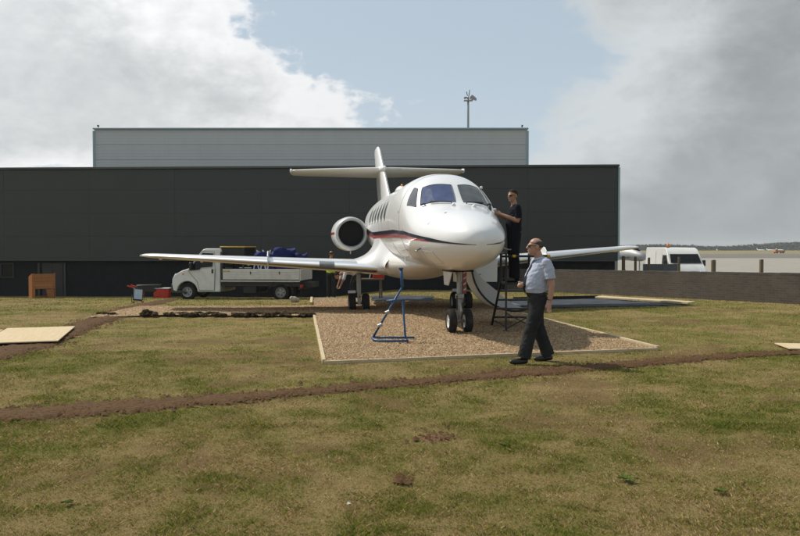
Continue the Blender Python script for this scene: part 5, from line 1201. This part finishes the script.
# grey parked light aircraft further out on the apron, part hidden by the wing tip and the van
ax_, ay_, _ = AT(632, 256, 60); t = empty('parked_light_aircraft', (ax_, ay_, -.93), R(112), 'grey light aircraft parked beyond the wall between wing tip and van', 'aircraft')
MB().tube([(-1.6, 0, 1.75), (-1.2, 0, 1.85), (-.3, 0, 2.0), (.8, 0, 2.05), (3.2, 0, 1.9), (6.0, 0, 2.0)], [.12, .36, .50, .50, .30, .12], 16).build('fuselage', M['galv'], t, smooth=True)
MB().tube([(-.9, 0, 2.25), (-.2, 0, 2.48), (.9, 0, 2.44), (1.5, 0, 2.2)], [.1, .28, .26, .1], 14).build('canopy', M['vglass'], t, smooth=True)
MB().prism([(-.2, 1.72), (1.2, 1.72), (1.1, 1.84), (-.1, 1.84)], -4.4, 4.4, 'Y').build('wing', M['conc_grey'], t, bevel=.03)
MB().prism([(5.0, 2.0), (6.1, 2.0), (6.3, 3.1), (5.8, 3.1)], -.05, .05, 'Y').build('fin', M['galv'], t, bevel=.02); MB().box((5.7, 0, 2.08), (.7, 2.6, .06)).build('tailplane', M['galv'], t, bevel=.02)
for xx, yy in ((-.9, 0), (.9, -1.1), (.9, 1.1)):
    MB().tube([(xx, yy, .2), (xx, yy, 1.75)], .05, 8).build('gear_leg', M['steel'], t); MB().lathe([(.02, -.07), (.19, -.07), (.21, 0), (.19, .07), (.02, .07)], (xx, yy, .21), 'Y', 16).build('wheel', M['rubber'], t, smooth=True)
# distant aircraft and orange vehicle
def far_jet(px, Y, lab, s, rz):
    x = AT(px, 250, Y)[0]; t = empty('distant_aircraft', (x, Y, -.92), rz, lab, 'aircraft', 'aircraft parked far across the airfield')
    MB().tube([(-9*s, 0, 2*s), (-8*s, 0, 2.1*s), (-5*s, 0, 2.3*s), (5*s, 0, 2.3*s), (9*s, 0, 2.8*s)], [.15*s, .8*s, 1.2*s, 1.2*s, .2*s], 14).build('fuselage', M['white_v'], t, smooth=True)
    MB().prism([(6.0*s, 3.0*s), (9*s, 3.0*s), (10*s, 6.8*s), (8.6*s, 6.8*s)], -.12*s, .12*s, 'Y').build('fin', M['white_v'], t); MB().prism([(-1.5*s, -1*s), (1.5*s, -1*s), (3.4*s, -9*s), (2.2*s, -9*s)], 1.6*s, 1.85*s, 'Z').build('wing', M['galv'], t)
    MB().prism([(-1.5*s, 1*s), (1.5*s, 1*s), (3.4*s, 9*s), (2.2*s, 9*s)], 1.6*s, 1.85*s, 'Z').build('wing', M['galv'], t); MB().box((8.4*s, 0, 3.4*s), (1.6*s, 6*s, .2*s)).build('tailplane', M['white_v'], t)
    for xx, yy in ((-6*s, 0), (1*s, -1.8*s), (1*s, 1.8*s)): MB().tube([(xx, yy, 0), (xx, yy, 1.8*s)], .22*s, 8).build('gear_leg', M['dsteel'], t)
far_jet(717, 520, 'distant white aircraft before the tree line, nearest the white van', .34, 1.2)
far_jet(761, 520, 'distant white aircraft before the tree line, leftmost of the close three', .32, 2.2)
far_jet(770.5, 530, 'distant white aircraft before the tree line, middle of the close three', .32, 2.2)
far_jet(780, 540, 'distant white aircraft before the tree line, rightmost of the close three', .32, 2.2)
x = AT(779, 252, 330)[0]; t = empty('orange_vehicle', (x, 330, -.92), .1, 'distant orange airfield vehicle on the dry grass at far right', 'vehicle')
MB().prism([(-2.3, .5), (2.3, .5), (2.3, 1.35), (-1.0, 1.4), (-1.2, 1.75), (-2.0, 1.75), (-2.3, 1.1)], -.95, .95, 'Y').build('body', M['orange'], t, bevel=.08); MB().box((-1.6, 0, 1.5), (.7, 1.96, .3)).build('windows', M['vglass'], t)
for xx in (-1.4, 1.4):
    for yy in (-.85, .85): MB().lathe([(.05, -.12), (.42, -.12), (.42, .12), (.05, .12)], (xx, yy, .42), 'Y', 16).build('wheel', M['rubber'], t)
# ------------------------------------------------------------------ fence bits beyond the wall
def fpost(px, top, w, lab, Y, mm, brace=0):
    a = AT(px, top, Y); z0 = -1.0; h = a[2]-z0; t = empty('fence_post', (a[0], Y, z0), random.uniform(-.1, .1), lab, 'post', 'fence posts beyond the brick wall')
    MB().prism([(-w/2, 0), (w/2, 0), (w/2, h-.02), (w/4, h), (-w/4, h), (-w/2, h-.03)], -w/2, w/2, 'Y').build('post', mm, t, bevel=.008)
    if brace: MB().tube([(brace*.75, 0, 0), (w*.3, 0, h*.72)], .045, 8).build('brace', mm, t)
fpost(713.5, 259.8, .16, 'weathered wooden fence post with brace, right beside the white van', 33.5, M['post'], .9); fpost(761.5, 259.3, .13, 'lone weathered wooden fence post standing before the pale apron at right', 32, M['post'])
fpost(649, 257.5, .10, 'thin wooden fence post before the flank of the white van', 36, M['post']); fpost(679, 257, .09, 'thin wooden fence post before the windscreen of the white van', 36, M['post'])
fpost(623.5, 256, .14, 'dark wooden fence post with brace, just right of the dark building', 37, M['post'], .6); fpost(635.5, 256.5, .10, 'thin dark fence post under the grey parked aircraft', 37, M['post'], -.7)
fpost(615.2, 252.5, .20, 'pale grey square metal post at the corner of dark building', 36.5, M['galv'])
a = AT(644, 264, 37); b = AT(680, 264, 37); t = empty('grey_barrier', ((a[0]+b[0])/2, 37, -.95), 0, 'low grey panel barrier standing before the white van', 'barrier')
wb = b[0]-a[0]; hb = a[2]+.95
for k in range(2): MB().box((-wb/4+wb/2*k, 0, hb/2+.06), (wb/2-.02, .05, hb-.12)).build('panel', M['conc_grey'], t, bevel=.01)
for k in range(3): MB().box((-wb/2+wb/2*k, .06, hb/2), (.06, .06, hb)).build('upright', M['galv'], t)
# ------------------------------------------------------------------ odds and ends by the dark building
lx, ly = G(43, 298.0); t = empty('wooden_lectern', (lx, ly, ghf(lx, ly)), R(38), 'orange stained wooden lectern stand on grass in front of dark building', 'lectern')
k_ = ly/750
WL = 23*k_; HL = 25*k_
for xx, d_ in ((-WL/2, .62), (WL/2-.09, .5)):
    MB().prism([(-d_/2, 0), (d_/2, 0), (d_/2, HL*.86), (-d_/2+.0, HL)], xx, xx+.04, 'X').build('side_panel', M['wood'], t, bevel=.004)
MB().prism([(-.31, 0), (-.27, 0), (-.27, HL*.99), (-.31, HL*.99)], -WL/2+.04, -WL/2+.12, 'X').build('corner_post', M['wood'], t)
for kk in range(4):
    MB().box((.03, -.27, HL*.97-.16-.155*kk+.08), (WL-.18, .022, .148)).build('front_board', M['wood'], t, bevel=.003)
MB().box((.02, .0, HL*.93), (WL-.13, .60, .025), rot=(-.12, 0, 0)).build('sloping_top', M['wood'], t, bevel=.004); MB().box((.02, .0, HL*.50), (WL-.12, .5, .022)).build('shelf', M['wood'], t)
MB().prism([(WL/2-.36, .0), (WL/2-.12, 0), (WL/2-.12, HL*.36), (WL/2-.42, HL*.36)], -.272, -.25, 'Y').build('lower_board', M['wood'], t)
MB().box((0, .1, .04), (WL-.12, .03, .08)).build('bottom_rail', M['wood'], t, bevel=.003)
# work light
lx, ly = G(138, 303.3); t = empty('work_light', (lx, ly, ghf(lx, ly)+.02), .5, 'small black floor standing work light tipped back on the trench end', 'work light')
h = MB().box((0, 0, .26), (.30, .09, .40), rot=(-.35, .12, 0)).build('lamp_housing', M['black'], t, bevel=.02); MB().box((0, -.056, .275), (.25, .012, .33), rot=(-.35, .12, 0)).build('lens', M['lens'], h)
MB().tube([(-.19, 0, .26), (-.19, .05, .03), (.19, .05, .03), (.19, 0, .26)], .014, 8).build('bracket', M['black'], t, smooth=True); MB().tube([(-.14, -.10, .02), (-.14, .18, .02)], .02, 8).build('foot', M['rubber'], t); MB().tube([(.14, -.10, .02), (.14, .18, .02)], .02, 8).build('foot', M['rubber'], t)
# red crate and dark barrow
a = AT(167, 290, 31.5); t = empty('red_crate', (a[0]-.2, 31.5, ghf(a[0], 31.5)), .05, 'bright red plastic crate on grass left of the truck front', 'crate')
MB().box((0, 0, .20), (.60, .42, .40), taper=1.05).build('crate_body', M['redplastic'], t, bevel=.02); MB().box((0, 0, .415), (.67, .48, .03)).build('rim', M['bagwhite'], t, bevel=.008)
for xx in (-.15, .15): MB().box((xx, -.215, .2), (.02, .02, .34)).build('rib', M['redplastic'], t)
a = AT(152, 290, 31.5); t = empty('wheelbarrow', (a[0]-.1, 31.5, ghf(a[0], 31.5)), .1, 'dark wheelbarrow with red handle beside the red crate', 'wheelbarrow')
MB().prism([(-.30, .28), (.28, .26), (.48, .58), (-.50, .56)], -.28, .28, 'Y').build('tray', M['black'], t, bevel=.03)
for yy in (-.26, .26):
    MB().tube([(.50, yy*.2, .20), (-.2, yy, .28), (-.72, yy*1.1, .50)], .018, 8).build('shaft', M['dsteel'], t, smooth=True); MB().tube([(-.60, yy*1.1, .46), (-.84, yy*1.1, .54)], .026, 8).build('grip', M['redplastic'], t); MB().tube([(-.25, yy, .27), (-.38, yy, 0)], .02, 8).build('leg', M['redplastic'], t)
MB().lathe([(.03, -.04), (.16, -.045), (.19, 0), (.16, .045), (.03, .04)], (.52, 0, .19), 'Y', 20).build('wheel', M['rubber'], t, smooth=True)
# sack, workbench, red toolbox, stake
lx, ly = G(294, 302.3); o = MB(); 
for q in ((0, 0, .09, .14, .11, .11), (.10, .02, .07, .09, .08, .08), (-.07, -.03, .13, .08, .08, .08)): o.sphere(q[:3], q[3:], 14)
o = o.build('rubble_sack', M['sack'], smooth=True); o.location = (lx, ly, ghf(lx, ly)); tag(o, 'small pale lumpy rubble sack on grass by the truck rear wheel', 'sack')
lx, ly = G(370, 298.6); t = empty('work_trestle', (lx, ly, ghf(lx, ly)), -.15, 'dark timber work trestle with plank top behind the main wheels', 'trestle')
MB().box((0, 0, .68), (.95, .30, .05)).build('plank_top', M['post'], t, bevel=.005)
for xx in (-.38, .38):
    for yy in (-.22, .22): MB().tube([(xx, yy*.4, .66), (xx, yy, 0)], .028, 6).build('leg', M['post'], t)
    MB().box((xx, 0, .3), (.03, .34, .06)).build('leg_tie', M['post'], t)
zt = ghf(lx, ly)+.705
MB().box((0, 0, 0), (.04, .04, .34), rot=(0, .25, 0)).build('white_stick', M['tee'], bevel=.006); o = bpy.data.objects['white_stick']; o.location = (lx+.02, ly, zt+.165); tag(o, 'short white stick standing on the trestle behind the wing', 'stick')
t = empty('red_toolbox', (lx+.36, ly+.05, zt), .1, 'small red toolbox on the trestle behind the main wheels', 'toolbox'); t.location.x = lx+.30
MB().box((0, 0, .065), (.40, .18, .13)).build('box_body', M['redplastic'], t, bevel=.015); MB().tube([(-.1, 0, .13), (-.1, 0, .18), (.1, 0, .18), (.1, 0, .13)], .01, 8).build('handle', M['black'], t, smooth=True)
grass()
